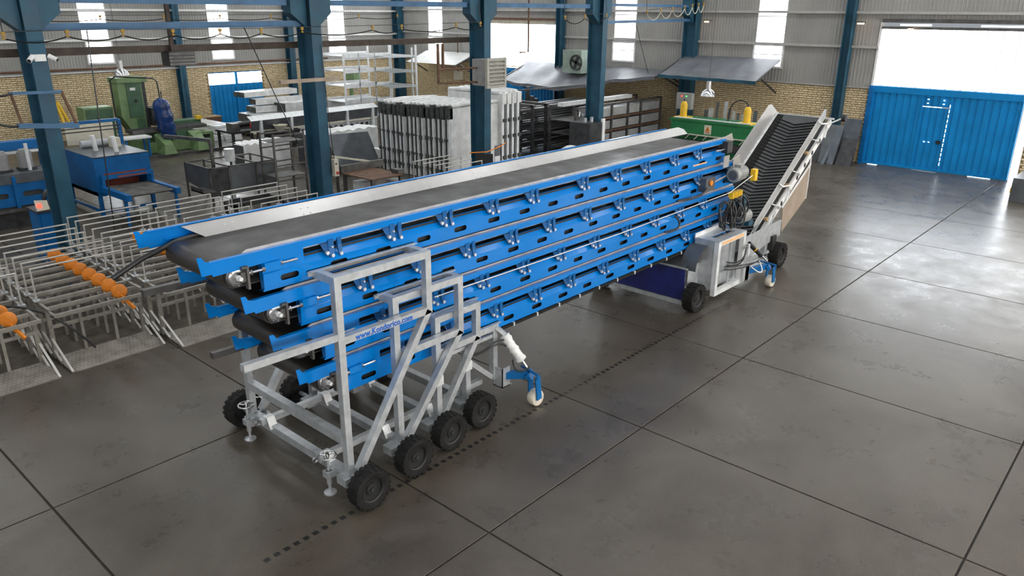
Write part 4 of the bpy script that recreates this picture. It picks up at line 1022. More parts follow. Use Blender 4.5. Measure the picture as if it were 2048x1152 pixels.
def oven():
    t = thing('shrink_oven', 'blue shrink-wrap tunnel oven with a red mouth and roller outfeed', 'machine', (3.3, 13.9, 0))
    x0, x1, y0, y1, z0, z1 = 2.6, 4.06, 12.84, 15.0, .55, 1.58
    mb = MB().box(x0, x1, y0+.05, y1, 1.18, z1).box(x0, x0+.12, y0+.05, y1, z0, 1.18).box(x1-.12, x1, y0+.05, y1, z0, 1.18).box(x0, x1, y0+.05, y1, z0, z0+.1)
    part('housing', mb, 'machine_blue', t)
    part('front_panel', MB().box(x0, x1, y0, y0+.05, 1.14, z1-.02).box(x0, x0+.2, y0, y0+.05, z0, 1.14).box(x1-.14, x1, y0, y0+.05, z0, 1.14), 'machine_blue', t)
    part('top_plate', MB().box(x0, x1, y0, y1, z1, z1+.015), 'sheet_grey', t)
    part('mouth', MB().box(x0+.2, x1-.14, y0+.55, y0+.57, .68, 1.18).box(x0+.2, x1-.14, y0+.02, y0+.04, 1.10, 1.2), 'oven_red', t)
    part('mouth', MB().box(x0+.22, x1-.16, y0-.01, y0+.0, .98, 1.10), 'oven_red', t)
    part('curtain_rail', MB().bar((x0+.15, y0-.12, 1.06), (x1-.02, y0-.12, 1.06), .08, .10), 'machine_blue', t)
    part('label_strip', MB().box(x0+.5, x1-.2, y0-.165, y0-.16, 1.03, 1.07), 'oven_red', t)
    for s, x in ((0, x0+.12), (1, x1-.06)):
        part('guide_post', MB().bar((x, y0-.12, .62), (x, y0-.12, 1.12), .07), 'machine_blue', t)
        part('outfeed_rail', MB().bar((x, y0, .74), (x+.02, 11.25, .74), .12, .16), 'machine_blue', t)
    part('outfeed_leg', MB().bar((x0+.1, 11.4, 0), (x0+.1, 11.4, .66), .06), 'machine_blue', t)
    part('outfeed_leg', MB().bar((x1-.06, 11.4, 0), (x1-.06, 11.4, .66), .06), 'machine_blue', t)
    for k in range(14): part('roller', MB().tube((x0+.2, 11.4+k*.11, .76), (x1-.12, 11.4+k*.11, .76), .03, 8), 'raw_steel', t, 40)
    legs(t, (x0+.04, x1-.04), (y0+.06, y1-.06), z0, .09, 'machine_blue')
    part('stretcher', MB().bar((x0+.04, y0+.06, .13), (x1-.04, y0+.06, .13), .06).bar((x0+.04, y0+.06, .13), (x0+.04, y1-.06, .13), .06), 'machine_blue', t)
    # film station at the back
    part('film_frame', MB().bar((x0+.1, 15.3, 0), (x0+.1, 15.3, 2.25), .08).bar((x1+.3, 15.3, 0), (x1+.3, 15.3, 2.2), .09).bar((x0+.1, 15.3, 2.2), (x1+.3, 15.3, 2.2), .08), 'machine_blue', t)
    for z in (1.95, 2.05): part('film_bar', MB().tube((x0+.1, 15.25, z), (x1+.3, 15.25, z), .02, 8), 'dark_steel', t, 40)
    part('film_sheet', MB().box(x0+.25, x1+.1, 15.24, 15.26, 1.6, 2.15), 'cream', t)
    solo('film_roll', MB().tube((2.95, 14.55, 1.70), (3.9, 14.55, 1.70), .10, 16), 'film_grey', 'long grey-white film roll lying on the blue oven', 'roll', smooth=40)
    for k, x in enumerate((3.10, 3.42)):
        y = 13.9 if k == 0 else 13.35
        solo('exhaust_pipe', MB().tube((x, y, 1.595), (x-.04, y, 1.595+.42), .06, 12), 'white_paint', ('left' if k == 0 else 'right')+' short white pipe standing on top of the blue oven', 'pipe', smooth=40)
    solo('carton', MB().box(3.62, 3.86, 14.1, 14.35, 1.6, 1.85), 'cream', 'small grey carton on the blue oven beside the white pipes', 'box')
oven()

def blue_line():
    t = thing('forming_line', 'long blue roll-forming line with motors on top at the left edge', 'machine', (0, 13.6, 0))
    x0, x1, y = -3.2, 2.0, 13.3
    part('front_plate', slotted(MB(), x0, x1, y, .55, 1.12, [x0+.5+.78*k for k in range(7)], .46, .13), 'machine_blue', t)
    part('body', MB().box(x0, x1, y+.03, y+.9, .50, 1.12), 'dark_steel', t)
    part('top_shelf', MB().box(x0, x1, y-.02, y+.95, 1.12, 1.36), 'sheet_grey', t)
    part('base_ledge', MB().box(x0, x1, y-.08, y+.9, .42, .50), 'raw_steel', t)
    part('plinth', MB().box(x0, x1, y+.05, y+.85, 0, .42), 'dark_steel', t)
    for k in range(7): part('stiffener', MB().box(x0+.08+.78*k, x0+.16+.78*k, y-.05, y, .50, 1.3), 'machine_blue', t)
    for k in range(5):
        x = -.9+.55*k; m = part('motor', MB().tube((x, y+.45, 1.37), (x, y+.45, 1.82), .17, 14).tube((x, y+.45, 1.82), (x, y+.45, 1.88), .12, 14), 'motor_grey', t, 40)
        part('motor_foot', MB().box(x-.19, x+.19, y+.28, y+.62, 1.36, 1.42), 'dark_steel', m)
    for k in range(3):
        x = -.6+.95*k; part('stand_post', MB().tube((x, y+.2, 1.37), (x, y+.2, 2.05), .045, 8), 'galv_light', t, 40)
    part('upper_beam', MB().box(x0, x1+.2, y+1.2, y+1.5, 1.75, 1.98), 'machine_blue', t)
    part('upper_rail', MB().box(x0, x1+.2, y+1.1, y+1.16, 1.68, 1.74), 'galv_light', t)
    for x in (x0+1, x1-.1): part('upper_leg', MB().box(x, x+.12, y+1.25, y+1.4, 0, 1.75), 'machine_blue', t)
blue_line()
def cabinet_left():
    t = thing('control_cabinet', 'blue steel control cabinet behind the leftmost column', 'cabinet', (.45, 9.7, 0))
    part('body', MB().box(.10, .85, 9.38, 9.95, .03, 1.18), 'machine_blue', t)
    part('door', MB().box(.14, .81, 9.355, 9.38, .10, 1.12), 'machine_blue', t)
    part('handle', MB().box(.74, .77, 9.335, 9.355, .6, .72), 'dark_steel', t)
    part('lid', MB().box(.07, .88, 9.34, 9.98, 1.18, 1.22), 'dark_steel', t)
    solo('cable_coil', MB().path([(.52+.17*math.cos(k*.35), 9.62+.05*math.sin(k*.9), 1.42+.17*math.sin(k*.35)) for k in range(100)], .035, 6), 'hose', 'coil of black cable lying on the blue cabinet', 'cable', smooth=60)
    p = thing('operator_console', 'small tilted control panel with a lit red display on the blue cabinet', 'console', (.18, 9.5, 1.22))
    part('plate', MB().add([(.10, 9.38, 1.22), (.36, 9.42, 1.22), (.36, 9.5, 1.40), (.10, 9.46, 1.44), (.10, 9.4, 1.22), (.36, 9.44, 1.22), (.36, 9.52, 1.40), (.10, 9.48, 1.44)], [(0, 1, 2, 3), (7, 6, 5, 4), (0, 4, 5, 1), (1, 5, 6, 2), (2, 6, 7, 3), (3, 7, 4, 0)]), 'cream', p)
    part('display', MB().add([(.13, 9.395, 1.29), (.22, 9.41, 1.28), (.22, 9.437, 1.36), (.13, 9.427, 1.37)], [(0, 1, 2, 3)]), 'led_red', p)
    b = thing('work_table', 'pale grey machine guard on a yellow stand at the left picture edge', 'machine', (-1.35, 10.6, 0))
    part('guard', MB().box(-1.9, -.75, 10.2, 11.0, .45, 1.5), 'white_paint', b)
    part('stand', MB().box(-1.95, -.68, 10.15, 11.05, .36, .46), 'yellow', b)
    legs(b, (-1.88, -.74), (10.22, 10.98), .36, .08, 'yellow')
cabinet_left()
def jib():
    t = thing('swing_arm', 'blue swing arm with brown braces on the leftmost column', 'bracket', (.2, 7.6, 3.2))
    part('upper_arm', MB().bar((-.45, 7.62, 3.82), (.42, 7.62, 3.80), .055), 'beam_blue', t)
    part('lower_arm', MB().bar((-.42, 7.62, 3.24), (.62, 7.62, 3.14), .07, .09), 'beam_blue', t)
    part('brace', MB().bar((.42, 7.62, 3.82), (.60, 7.62, 3.14), .04), 'rust', t)
    part('brace', MB().bar((-.34, 7.62, 3.24), (-.42, 7.62, 3.80), .04), 'rust', t)
    part('cable', MB().path(bez([(-1.2, 7.6, 3.95), (-.7, 7.6, 3.75), (-.6, 7.6, 3.78), (-.4, 7.6, 3.82)]), .022, 7), 'hose', t, 60)
    part('cable', MB().path(bez([(-1.2, 7.6, 3.45), (-.8, 7.6, 3.4), (-.65, 7.6, 3.2), (-.4, 7.6, 3.24)]), .022, 7), 'hose', t, 60)
jib()

def mill():
    t = thing('milling_machine', 'green bed milling machine with a tall column, against the brick wall', 'machine', (8, 22.6, 0))
    G, D = 'mill_green', 'mill_green_dark'
    part('column', MB().add([(7.72, 22.3, .5), (8.15, 22.3, .5), (8.15, 22.3, 2.62), (7.25, 22.3, 2.62), (7.25, 22.3, 1.35), (7.72, 23.0, .5), (8.15, 23.0, .5), (8.15, 23.0, 2.62), (7.25, 23.0, 2.62), (7.25, 23.0, 1.35)],
        [(0, 1, 2, 3, 4), (9, 8, 7, 6, 5), (0, 5, 6, 1), (1, 6, 7, 2), (2, 7, 8, 3), (3, 8, 9, 4), (4, 9, 5, 0)]), G, t)
    part('column_face', MB().box(7.55, 8.10, 22.27, 22.3, 1.3, 2.60).box(7.80, 8.10, 22.27, 22.3, .55, 1.25), D, t)
    part('crown', MB().box(7.22, 8.35, 22.2, 23.05, 2.62, 2.80), G, t)
    part('name_plate', MB().box(7.68, 7.88, 22.255, 22.27, 2.32, 2.42), 'white_paint', t)
    part('round_cover', MB().tube((7.84, 22.27, 1.92), (7.84, 22.25, 1.92), .06, 14), 'black', t)
    part('slideway', MB().box(8.15, 8.30, 22.35, 22.75, .6, 2.62), 'dark_steel', t)
    part('spindle_head', MB().box(8.3, 9.05, 22.1, 22.9, .95, 1.62).tube((8.6, 22.1, 1.2), (8.6, 21.85, 1.2), .22, 16).tube((8.95, 22.5, 1.6), (8.95, 22.5, 2.2), .02, 6), 'dark_steel', t, 40)
    part('table', MB().box(7.0, 9.9, 20.95, 21.6, .86, .98), 'raw_steel', t)
    for k in range(4): part('table_slot', MB().box(7.0, 9.9, 21.03+.14*k, 21.06+.14*k, .98, .992), 'dark_steel', t)
    part('saddle', MB().box(7.9, 9.3, 20.95, 22.3, .5, .86), D, t)
    part('bed', MB().box(7.5, 9.6, 20.8, 23.1, .12, .5), G, t)
    for x in (7.75, 9.05): part('bed_wing', MB().add([(x, 20.2, .1), (x+.5, 20.2, .1), (x+.5, 20.9, .1), (x, 20.9, .1), (x+.1, 20.3, .45), (x+.4, 20.3, .45), (x+.5, 20.9, .8), (x, 20.9, .8)], [(0, 1, 5, 4), (1, 2, 6, 5), (2, 3, 7, 6), (3, 0, 4, 7), (4, 5, 6, 7), (3, 2, 1, 0)]), G, t)
    part('coolant_tank', MB().box(9.3, 10.0, 20.7, 21.4, .05, .72), G, t)
    part('tank_slot', MB().box(9.45, 9.85, 20.685, 20.7, .5, .62), 'black', t)
    part('rear_guard', MB().box(9.05, 10.2, 22.0, 22.6, .7, 1.05), D, t)
    part('yellow_cap', MB().box(10.0, 10.2, 21.9, 22.1, 1.05, 1.2), 'yellow', t)
    part('plinth', MB().box(6.8, 10.9, 20.3, 23.2, .0, .1), 'raw_steel', t)
    part('pendant_arm', MB().path([(6.98, 22.2, .8), (6.98, 22.2, 2.75), (7.1, 22.0, 2.88), (8.0, 20.9, 2.84), (8.08, 20.75, 2.72), (8.1, 20.72, 1.95)], .028, 8), 'dark_steel', t, 60)
    c = thing('electrical_cabinet', 'green electrical cabinet left of the milling machine column', 'cabinet', (6.6, 22.7, 0))
    part('body', MB().box(5.95, 7.0, 22.4, 23.1, .05, 1.78), G, c)
    for a, b in ((6.0, 6.46), (6.5, 6.96)):
        dd = part('door', MB().box(a, b, 22.38, 22.4, .15, 1.72), D, c); part('handle', MB().box(b-.1, b-.06, 22.36, 22.38, 1.25, 1.4), 'black', dd)
    tp = MB(); prof = []
    for k in range(13):
        q = k/12; prof.append(((.001 if k in (0, 12) else (.23+.09*math.sin(PI*q*.9+.2)+.025*math.sin(k*2.1))), q*1.62))
    tp.lathe(prof, (8.25, 20.72, .55), (-.12, .0, 1), 16)
    solo('tarp_cover', tp, 'tarp_blue', 'blue tarpaulin wrapped over the milling machine control pendant', 'tarp', smooth=80)
    v = thing('vice_stand', 'small white-covered vice stand in front of the milling machine', 'stand', (6.9, 20.6, 0))
    part('top', MB().box(6.4, 7.4, 20.3, 20.9, .78, .84), 'white_paint', v); legs(v, (6.5, 7.3), (20.4, 20.8), .78, .06, 'machine_blue')
    w = thing('scrap_box', 'brown wooden crate on the floor below the brick wall', 'crate', (12.8, 26.3, 0))
    part('box', MB().box(12.2, 13.2, 26.0, 26.6, 0, .5), 'rust', w); part('lid', MB().box(12.17, 13.23, 25.97, 26.63, .5, .54), 'wood', w)
    for k in range(2): solo('yellow_bar', MB().bar((6.62+.34*k, 26.2, .0), (6.50+.06*k, 26.85, 1.62), .10, .06), 'yellow', ('left' if k == 0 else 'right')+' of two yellow steel profiles leaning on the brick wall at the far left', 'profile')
mill()

def welded_boxes():
    t = thing('welded_housing', 'dark welded steel housing of open boxes with a wrapped motor inside', 'housing', (6.4, 12.7, 0))
    M = 'raw_steel'; y0, y1, z0, z1 = 11.9, 13.4, .22, 1.06
    X = [5.28, 5.86, 6.72, 7.38]
    for a, b in zip(X, X[1:]): part('front_sheet', MB().box(a+.04, b-.04, y0+.02, y0+.03, z0, z1-.04), 'sheet_grey' if a > 5.5 else 'dark_steel', t)
    for x in X:
        part('upright', MB().box(x-.025, x+.025, y0, y0+.05, 0, z1), M, t); part('upright', MB().box(x-.025, x+.025, y1-.05, y1, 0, z1), M, t)
        part('top_rail', MB().box(x-.02, x+.02, y0, y1, z1-.04, z1), M, t)
    for y in (y0, y1-.04): part('top_rail', MB().box(X[0], X[-1], y, y+.04, z1-.04, z1), M, t)
    part('side_sheet', MB().add([(5.27, y0, .3), (5.27, y1, .5), (5.27, y1, z1), (5.27, y0, z1)], [(0, 1, 2, 3)]), 'sheet_grey', t)
    part('tray', MB().box(4.9, 5.28, 11.7, 12.4, .42, .46).box(4.9, 4.93, 11.7, 12.4, .42, .56), M, t)
    part('motor', MB().tube((6.45, 12.9, 1.0), (6.45, 12.9, 1.36), .15, 14), 'wrap', t, 50)
    part('hanger', MB().bar((5.75, 12.6, .9), (5.75, 12.6, 1.75), .08).bar((5.75, 12.6, 1.72), (5.2, 14.3, 1.72), .09), 'raw_steel', t)
    f = thing('steel_trestle', 'tall frame of thin dark steel bars left of the second column', 'frame', (7.4, 11.2, 0))
    for x in (6.75, 7.75):
        for y in (10.9, 11.6): part('upright', MB().box(x-.025, x+.025, y-.025, y+.025, 0, 1.95), M, f)
    for z in (.6, 1.05, 1.5, 1.9):
        for y in (10.9, 11.6): part('rung', MB().box(6.75, 7.75, y-.02, y+.02, z-.02, z+.02), M, f)
    for z in (.7, 1.7): part('shelf', MB().box(6.78, 7.72, 10.9, 11.6, z, z+.02), M, f)
    for k, (x, y, l) in enumerate(((5.0, 10.2, 1.4), (6.2, 9.2, 1.6))):
        p = thing('floor_skid', ('black steel base frame on the floor in front of the welded housing', 'black steel base frame on the floor left of the second column')[k], 'frame', (x, y, 0))
        for d in (0, .55): part('beam', MB().box(x, x+l, y+d, y+d+.08, .25, .37), 'dark_steel', p)
        for d in (0, l-.08): part('cross_bar', MB().box(x+d, x+d+.08, y, y+.63, .25, .33), 'dark_steel', p)
        legs(p, (x+.05, x+l-.05), (y+.04, y+.59), .25, .07, 'dark_steel')
welded_boxes()

def bench():
    t = thing('assembly_bench', 'dark assembly bench loaded with machine parts', 'workbench', (10.6, 19.8, 0))
    part('top', MB().box(10.0, 11.6, 19.2, 20.5, .72, .80), 'dark_steel', t); legs(t, (10.08, 11.5), (19.3, 20.4), .72, .09, 'dark_steel')
    part('clutter_cylinder', MB().tube((10.3, 19.6, 1.0), (11.5, 19.5, 1.05), .10, 10), 'black', t, 40)
    part('clutter_block', MB().box(10.1, 10.4, 19.3, 19.8, .8, 1.1).box(10.5, 11.4, 19.9, 20.3, .8, 1.0), 'raw_steel', t)
    part('red_valve', MB().cbox((11.0, 19.35, .95), .22, .16, .16), 'red', t)
    part('clutter_rod', MB().tube((10.9, 19.3, 1.08), (11.6, 19.5, 1.12), .03, 8), 'galv_light', t, 40)
    b = thing('steel_bin', 'dark open steel bin with a pale funnel beside the bench', 'bin', (11.6, 18.4, 0))
    part('bin', MB().add([(11.2, 18.0, .1), (12.0, 18.0, .1), (12.0, 18.6, .1), (11.2, 18.6, .1), (11.0, 17.9, .85), (12.2, 17.9, .85), (12.2, 18.7, .85), (11.0, 18.7, .85)], [(3, 2, 1, 0), (0, 1, 5, 4), (1, 2, 6, 5), (2, 3, 7, 6), (3, 0, 4, 7)]), 'dark_steel', b)
    part('funnel', MB().lathe([(.28, .30), (.10, 0)], (11.5, 18.2, .75), (0, 0, 1), 14), 'cream', b, 40)
    # galvanised bundles on the floor, lying along Y
    for r, (x, y0, y1, z, w) in enumerate(((10.85, 21.9, 25.2, 0, .36), (11.3, 21.8, 25.3, 0, .36), (11.75, 22.0, 25.2, 0, .36), (11.05, 22.1, 25.0, .34, .36), (11.5, 22.2, 25.1, .34, .36))):
        lab = ['left of the three lower wrapped profile bundles in the sunlit stack', 'middle lower wrapped profile bundle in the sunlit stack', 'right lower wrapped profile bundle in the sunlit stack', 'upper left wrapped profile bundle in the sunlit stack', 'upper right wrapped profile bundle in the sunlit stack'][r]
        b = thing('profile_bundle', lab, 'bundle', (x, (y0+y1)/2, z), 'wrapped profile bundles on the floor')
        for k in range(3): part('profile', MB().box(x-.2, x+.2, y0+.03*k, y1-.04*k, z+.015+.105*k, z+.11+.105*k), 'wrap', b)
        part('strap', MB().box(x-.21, x+.21, y0+.5, y0+.55, z+.01, z+.335).box(x-.21, x+.21, y1-.6, y1-.55, z+.01, z+.335), 'galv', b)
    # stack of long wrapped panels before the small door
    for r, (x0, x1, y0, y1, z0, z1, a) in enumerate(((13.1, 15.9, 23.6, 24.4, 1.55, 1.78, .05), (13.4, 16.2, 22.9, 23.5, 1.25, 1.5, -.12), (13.2, 16.3, 22.6, 23.5, .95, 1.2, -.10), (12.8, 16.3, 22.4, 23.6, .55, .92, -.04), (12.6, 16.4, 22.3, 23.8, .12, .52, 0), (14.2, 18.0, 21.9, 22.8, .95, 1.35, -.05))):
        lab = ['topmost wrapped pack lying on the pile before the small blue door', 'second wrapped pack from the top of the pile before the small blue door', 'third wrapped pack from the top of the pile before the small blue door', 'fourth wrapped pack from the top of the pile before the small blue door', 'lowest wrapped pack of the pile before the small blue door', 'long wrapped pack behind the grey channel conveyor'][r]
        cx, cy = (x0+x1)/2, (y0+y1)/2; b = thing('wrapped_pack', lab, 'package', (cx, cy, z0 if z0 > .2 else 0), 'plastic wrapped packs')
        u = Vector((math.cos(a), math.sin(a), 0))
        part('pack', MB().bar(Vector((cx, cy, (z0+z1)/2))-u*(x1-x0)/2, Vector((cx, cy, (z0+z1)/2))+u*(x1-x0)/2, y1-y0, z1-z0), 'wrap', b)
        part('wrapped_end', MB().bar(Vector((cx, cy, (z0+z1)/2))-u*((x1-x0)/2+.06), Vector((cx, cy, (z0+z1)/2))-u*(x1-x0)/2, (y1-y0)*.94, (z1-z0)*.9), 'foam_dark', b)
    solo('pallet', MB().box(12.7, 16.3, 22.4, 22.55, 0, .12).box(12.7, 16.3, 23.0, 23.15, 0, .12).box(12.7, 16.3, 23.5, 23.65, 0, .12), 'wood', 'timber skids under the pile of wrapped packs', 'pallet')
    solo('pack_trestle', MB().box(14.5, 14.7, 21.95, 22.25, 0, .95).box(17.4, 17.6, 21.95, 22.25, 0, .95), 'raw_steel', 'steel trestle pair under the long wrapped pack', 'trestle')
bench()

def channel_conveyor():
    t = thing('channel_conveyor', 'long grey channel-shaped conveyor section with a punched side rail', 'conveyor', (13.8, 18.6, 0))
    x0, x1, y = 10.4, 16.5, 18.5
    part('trough_side', MB().add([(x0, y, .86), (x1, y, .90), (x1, y-.10, 1.30), (x0, y-.10, 1.26), (x0, y+.01, .86), (x1, y+.01, .9), (x1, y-.09, 1.3), (x0, y-.09, 1.26)], [(0, 1, 2, 3), (7, 6, 5, 4), (0, 4, 5, 1), (2, 6, 7, 3), (1, 5, 6, 2), (0, 3, 7, 4)]), 'sheet_grey', t)
    part('trough_top', MB().add([(x0, y-.10, 1.26), (x1, y-.10, 1.30), (x1, y+.2, 1.46), (x0, y+.2, 1.42)], [(0, 1, 2, 3)]), 'galv_light', t)
    part('trough_lip', MB().box(x0, x1, y-.03, y+.05, .82, .87), 'cream', t)
    for k in range(5): part('rib', MB().box(x0+.35+1.35*k, x0+.45+1.35*k, y-.14, y-.02, .55, 1.28), 'galv_light', t)
    rail = part('punched_rail', MB().box(12.5, x1, y+.02, y+.06, .52, .78), 'galv', t)
    for k in range(14): part('rail_hole', MB().tube((12.7+.27*k, y+.02, .65), (12.7+.27*k, y+.012, .65), .075, 12), 'black', rail)
    for x in (10.8, 13.6, 16.3):
        part('leg', MB().bar((x-.12, y+.2, 0), (x, y+.2, .85), .05).bar((x+.12, y+.2, 0), (x, y+.2, .85), .05), 'dark_steel', t)
    # wrapped sections in front of it
    for r, (x0, x1, y0, y1, z0, z1) in enumerate(((8.3, 10.1, 15.4, 16.2, 0, .95), (10.4, 13.4, 14.6, 15.5, 0, 1.15), (10.6, 12.6, 13.4, 14.3, 0, .55))):
        lab = ['low bubble-wrapped unit left of the leaning grey sheet', 'long bubble-wrapped unit behind the leaning grey sheet', 'bubble-wrapped pack on the floor under the leaning grey sheet'][r]
        b = thing('wrapped_unit', lab, 'package', ((x0+x1)/2, (y0+y1)/2, 0), 'bubble wrapped units')
        fn = lambda u, v, x0=x0, x1=x1, y0=y0, y1=y1, z0=z0, z1=z1: (x0+(x1-x0)*u, (y0 if v < .5 else y0+(y1-y0)*(v-.5)*2)+.02*math.sin(u*30), (z0+(z1-z0)*v*2*.98 if v < .5 else z1)+.03*math.sin(u*40+v*9)*(v > .05))
        part('wrap_skin', MB().grid(fn, 40, 12), 'wrap', b, 60)
        part('core', MB().box(x0+.06, x1-.06, y0+.06, y1-.02, z0, z1-.06), 'sheet_grey', b)
    s = thing('steel_sheet', 'large grey steel sheet leaning between the second and third columns', 'sheet', (10.9, 13, 0))
    a = Vector((10.15, 12.4, .20)); bq = Vector((11.75, 12.4, .20)); c = Vector((11.75, 13.05, 1.30)); d = Vector((9.95, 13.05, 1.36)); o = Vector((0, .012, -.006))
    part('plate', MB().add([a, bq, c, d, a+o, bq+o, c+o, d+o], [(0, 1, 2, 3), (7, 6, 5, 4), (0, 4, 5, 1), (1, 5, 6, 2), (2, 6, 7, 3), (3, 7, 4, 0)]), 'sheet_grey', s)
    part('rest', MB().box(10.3, 11.6, 13.0, 13.3, 0, .15).box(10.3, 10.4, 13.0, 13.3, 0, 1.1).box(11.5, 11.6, 13.0, 13.3, 0, 1.1).box(10.2, 11.6, 12.35, 12.5, 0, .19), 'raw_steel', s)
channel_conveyor()

def table():
    t = thing('welding_table', 'rusty steel welding table with a bent upstand behind the top conveyor', 'table', (8.8, 9.1, 0))
    x0, x1, y0, y1, z = 8.22, 9.40, 8.40, 9.85, .80
    part('top', MB().box(x0, x1, y0, y1, z-.03, z), 'rust', t)
    legs(t, (x0+.08, x1-.08), (y0+.08, y1-.08), z-.03, .09, 'raw_steel')
    part('back_rail', MB().bar((x0, y1, z+.10), (x1+.4, y1, z+.10), .10, .20), 'raw_steel', t)
    part('upright', MB().bar((x0+.1, y1+.3, 0), (x0+.05, y1+.3, 1.25), .07), 'raw_steel', t)
    part('arm', MB().bar((x0-.05, y1+.3, 1.25), (x1+.2, y1-.0, .92), .07, .05), 'cream', t)
    part('vice', MB().box(x1-.15, x1+.1, y0+.1, y0+.4, z, z+.12), 'raw_steel', t)
    for k, (x, y) in enumerate(((8.35, 9.0), (9.15, 8.45))):
        b = thing('wrapped_box', ('bubble-wrapped box stored under the left of the welding table', 'bubble-wrapped box stored under the right of the welding table')[k], 'package', (x+.2, y+.15, 0), 'boxes under the table')
        part('box', MB().box(x+.02, x+.36, y, y+.5, 0, .6), 'wrap', b); part('tape', MB().box(x+.015, x+.365, y-.004, y+.504, .3, .34), 'cream', b)
    p = thing('push_button_box', 'cream push-button pendant box with a red stop button on the second column', 'control box', (6.5, 7.7, 1.45))
    part('box', MB().box(6.43, 6.56, 7.58, 7.70, 1.28, 1.72), 'cream', p)
    part('stop_button', MB().tube((6.50, 7.58, 1.37), (6.50, 7.54, 1.37), .035, 10), 'red', p, 40)
    part('button', MB().tube((6.48, 7.58, 1.60), (6.48, 7.56, 1.60), .02, 8), 'black', p, 40)
    part('cable', MB().path([(6.46, 7.62, 1.72), (6.40, 7.64, 2.8), (6.36, 7.66, 4.5)], .01, 6), 'hose', p)
table()

def panel_stacks():
    def panel(x0, x1, y, th, h, lean, label, grp):
        b = thing('wrapped_package', label, 'package', (x0, y, 0), grp); a = lean
        P = lambda x, q, z: (x+a*z, y+q, z)
        def blk(xa, xb, q0, q1, z0, z1): return MB().add([P(xa, q0, z0), P(xb, q0, z0), P(xb, q1, z0), P(xa, q1, z0), P(xa, q0, z1), P(xb, q0, z1), P(xb, q1, z1), P(xa, q1, z1)], [(3, 2, 1, 0), (4, 5, 6, 7), (0, 1, 5, 4), (1, 2, 6, 5), (2, 3, 7, 6), (3, 0, 4, 7)])
        part('board', blk(x0+.03, x1, 0, th*.62, 0, h-.06), 'wrap', b)
        part('edge_profile', blk(x0-.02, x0+.03, th*.05, th*.45, .02, h*.86), 'galv_light', b)
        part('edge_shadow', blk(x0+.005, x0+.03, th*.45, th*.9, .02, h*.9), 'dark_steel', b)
        part('top_cap', blk(x0-.04, x0+.14, 0, th*.72, h*.84, h+random.uniform(-.03, .04)), 'foam_dark', b)
        for z in (.30, .72, 1.32): part('clip', blk(x0-.05, x0+.02, th*.3, th*.95, z+random.uniform(-.05, .05), z+.09), 'foam_dark', b)
        part('top_wrap', MB().path([P(x0+.1, th*.3, h), P(x0+1.0, th*.3, h+.04+random.uniform(0, .04)), P(x1, th*.3, h-.02)], .075, 8), 'wrap', b, 60)
    n = 15; y = 12.75
    for k in range(n):
        panel(12.0+random.uniform(-.04, .04), 14.6, y-.238, .225, 2.30+.008*k+random.uniform(-.03, .03), random.uniform(-.01, .01), 'plastic-wrapped panel on edge, %s from the left in the large row' % (ORD[k] if k < 12 else ('thirteenth', 'fourteenth', 'fifteenth')[k-12]), 'large row of standing wrapped panels'); y -= .238
    x = 14.25
    for k in range(4):
        b = thing('wrapped_package', 'plastic-wrapped panel on edge, %s from the left in the small row behind the third column' % ORD[k], 'package', (x+.1, 9.0, 0), 'small row of standing wrapped panels')
        h = 2.66+random.uniform(-.04, .04); dy = random.uniform(-.04, .04)
        part('board', MB().box(x, x+.17, 9.06+dy, 11.6, 0, h-.06), 'wrap', b)
        part('edge_profile', MB().box(x+.01, x+.12, 9.0+dy, 9.06+dy, .02, h*.9), 'galv_light', b)
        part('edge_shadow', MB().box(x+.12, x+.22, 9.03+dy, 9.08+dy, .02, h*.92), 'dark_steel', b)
        part('top_cap', MB().box(x-.01, x+.19, 8.96+dy, 9.14+dy, h*.87, h), 'wrap', b)
        for z in (.5, 1.2, 1.75): part('clip', MB().box(x+.06, x+.2, 8.95+dy, 9.02+dy, z, z+.11), 'foam_dark', b)
        part('top_wrap', MB().path([(x+.08, 9.1+dy, h), (x+.08, 10, h+.05), (x+.08, 11.6, h-.02)], .08, 8), 'wrap', b, 60); x += .262
    t = thing('shade_board', 'black board tied with orange straps to the foot of the third column', 'board', (11.7, 7.6, 0))
    part('board', MB().bar((11.58, 7.62, .62), (11.98, 7.28, .62), .02, 1.14), 'black', t)
    part('foot', MB().box(11.55, 12.0, 7.25, 7.60, 0, .05), 'raw_steel', t)
    part('strap', MB().path([(11.5, 7.8, 1.22), (11.9, 7.45, 1.24), (12.45, 7.42, 1.34), (12.75, 7.45, 1.42)], .018, 6), 'orange', t, 60)
    s = thing('barrier_screen', 'white screen panel on a thin post right of the third column', 'screen', (13, 7.6, 0))
    part('panel', MB().box(12.48, 12.72, 7.66, 7.68, .2, 1.0), 'white_paint', s); part('panel', MB().box(12.48, 12.72, 7.66, 7.68, 1.0, 1.32), 'sheet_grey', s); part('post', MB().box(12.74, 12.77, 7.64, 7.67, 0, 1.36), 'dark_steel', s)
    solo('tarp_heap', MB().grid(lambda u, v: (15.6+1.7*u, 6.9+1.6*v, .02+.80*(math.sin(PI*u)*math.sin(PI*v))**.6+.06*math.sin(u*21+v*7)*math.sin(PI*u)*math.sin(PI*v)), 28, 24), 'wrap', 'crumpled heap of dirty plastic sheet behind the top conveyor', 'plastic sheet', smooth=80)
panel_stacks()
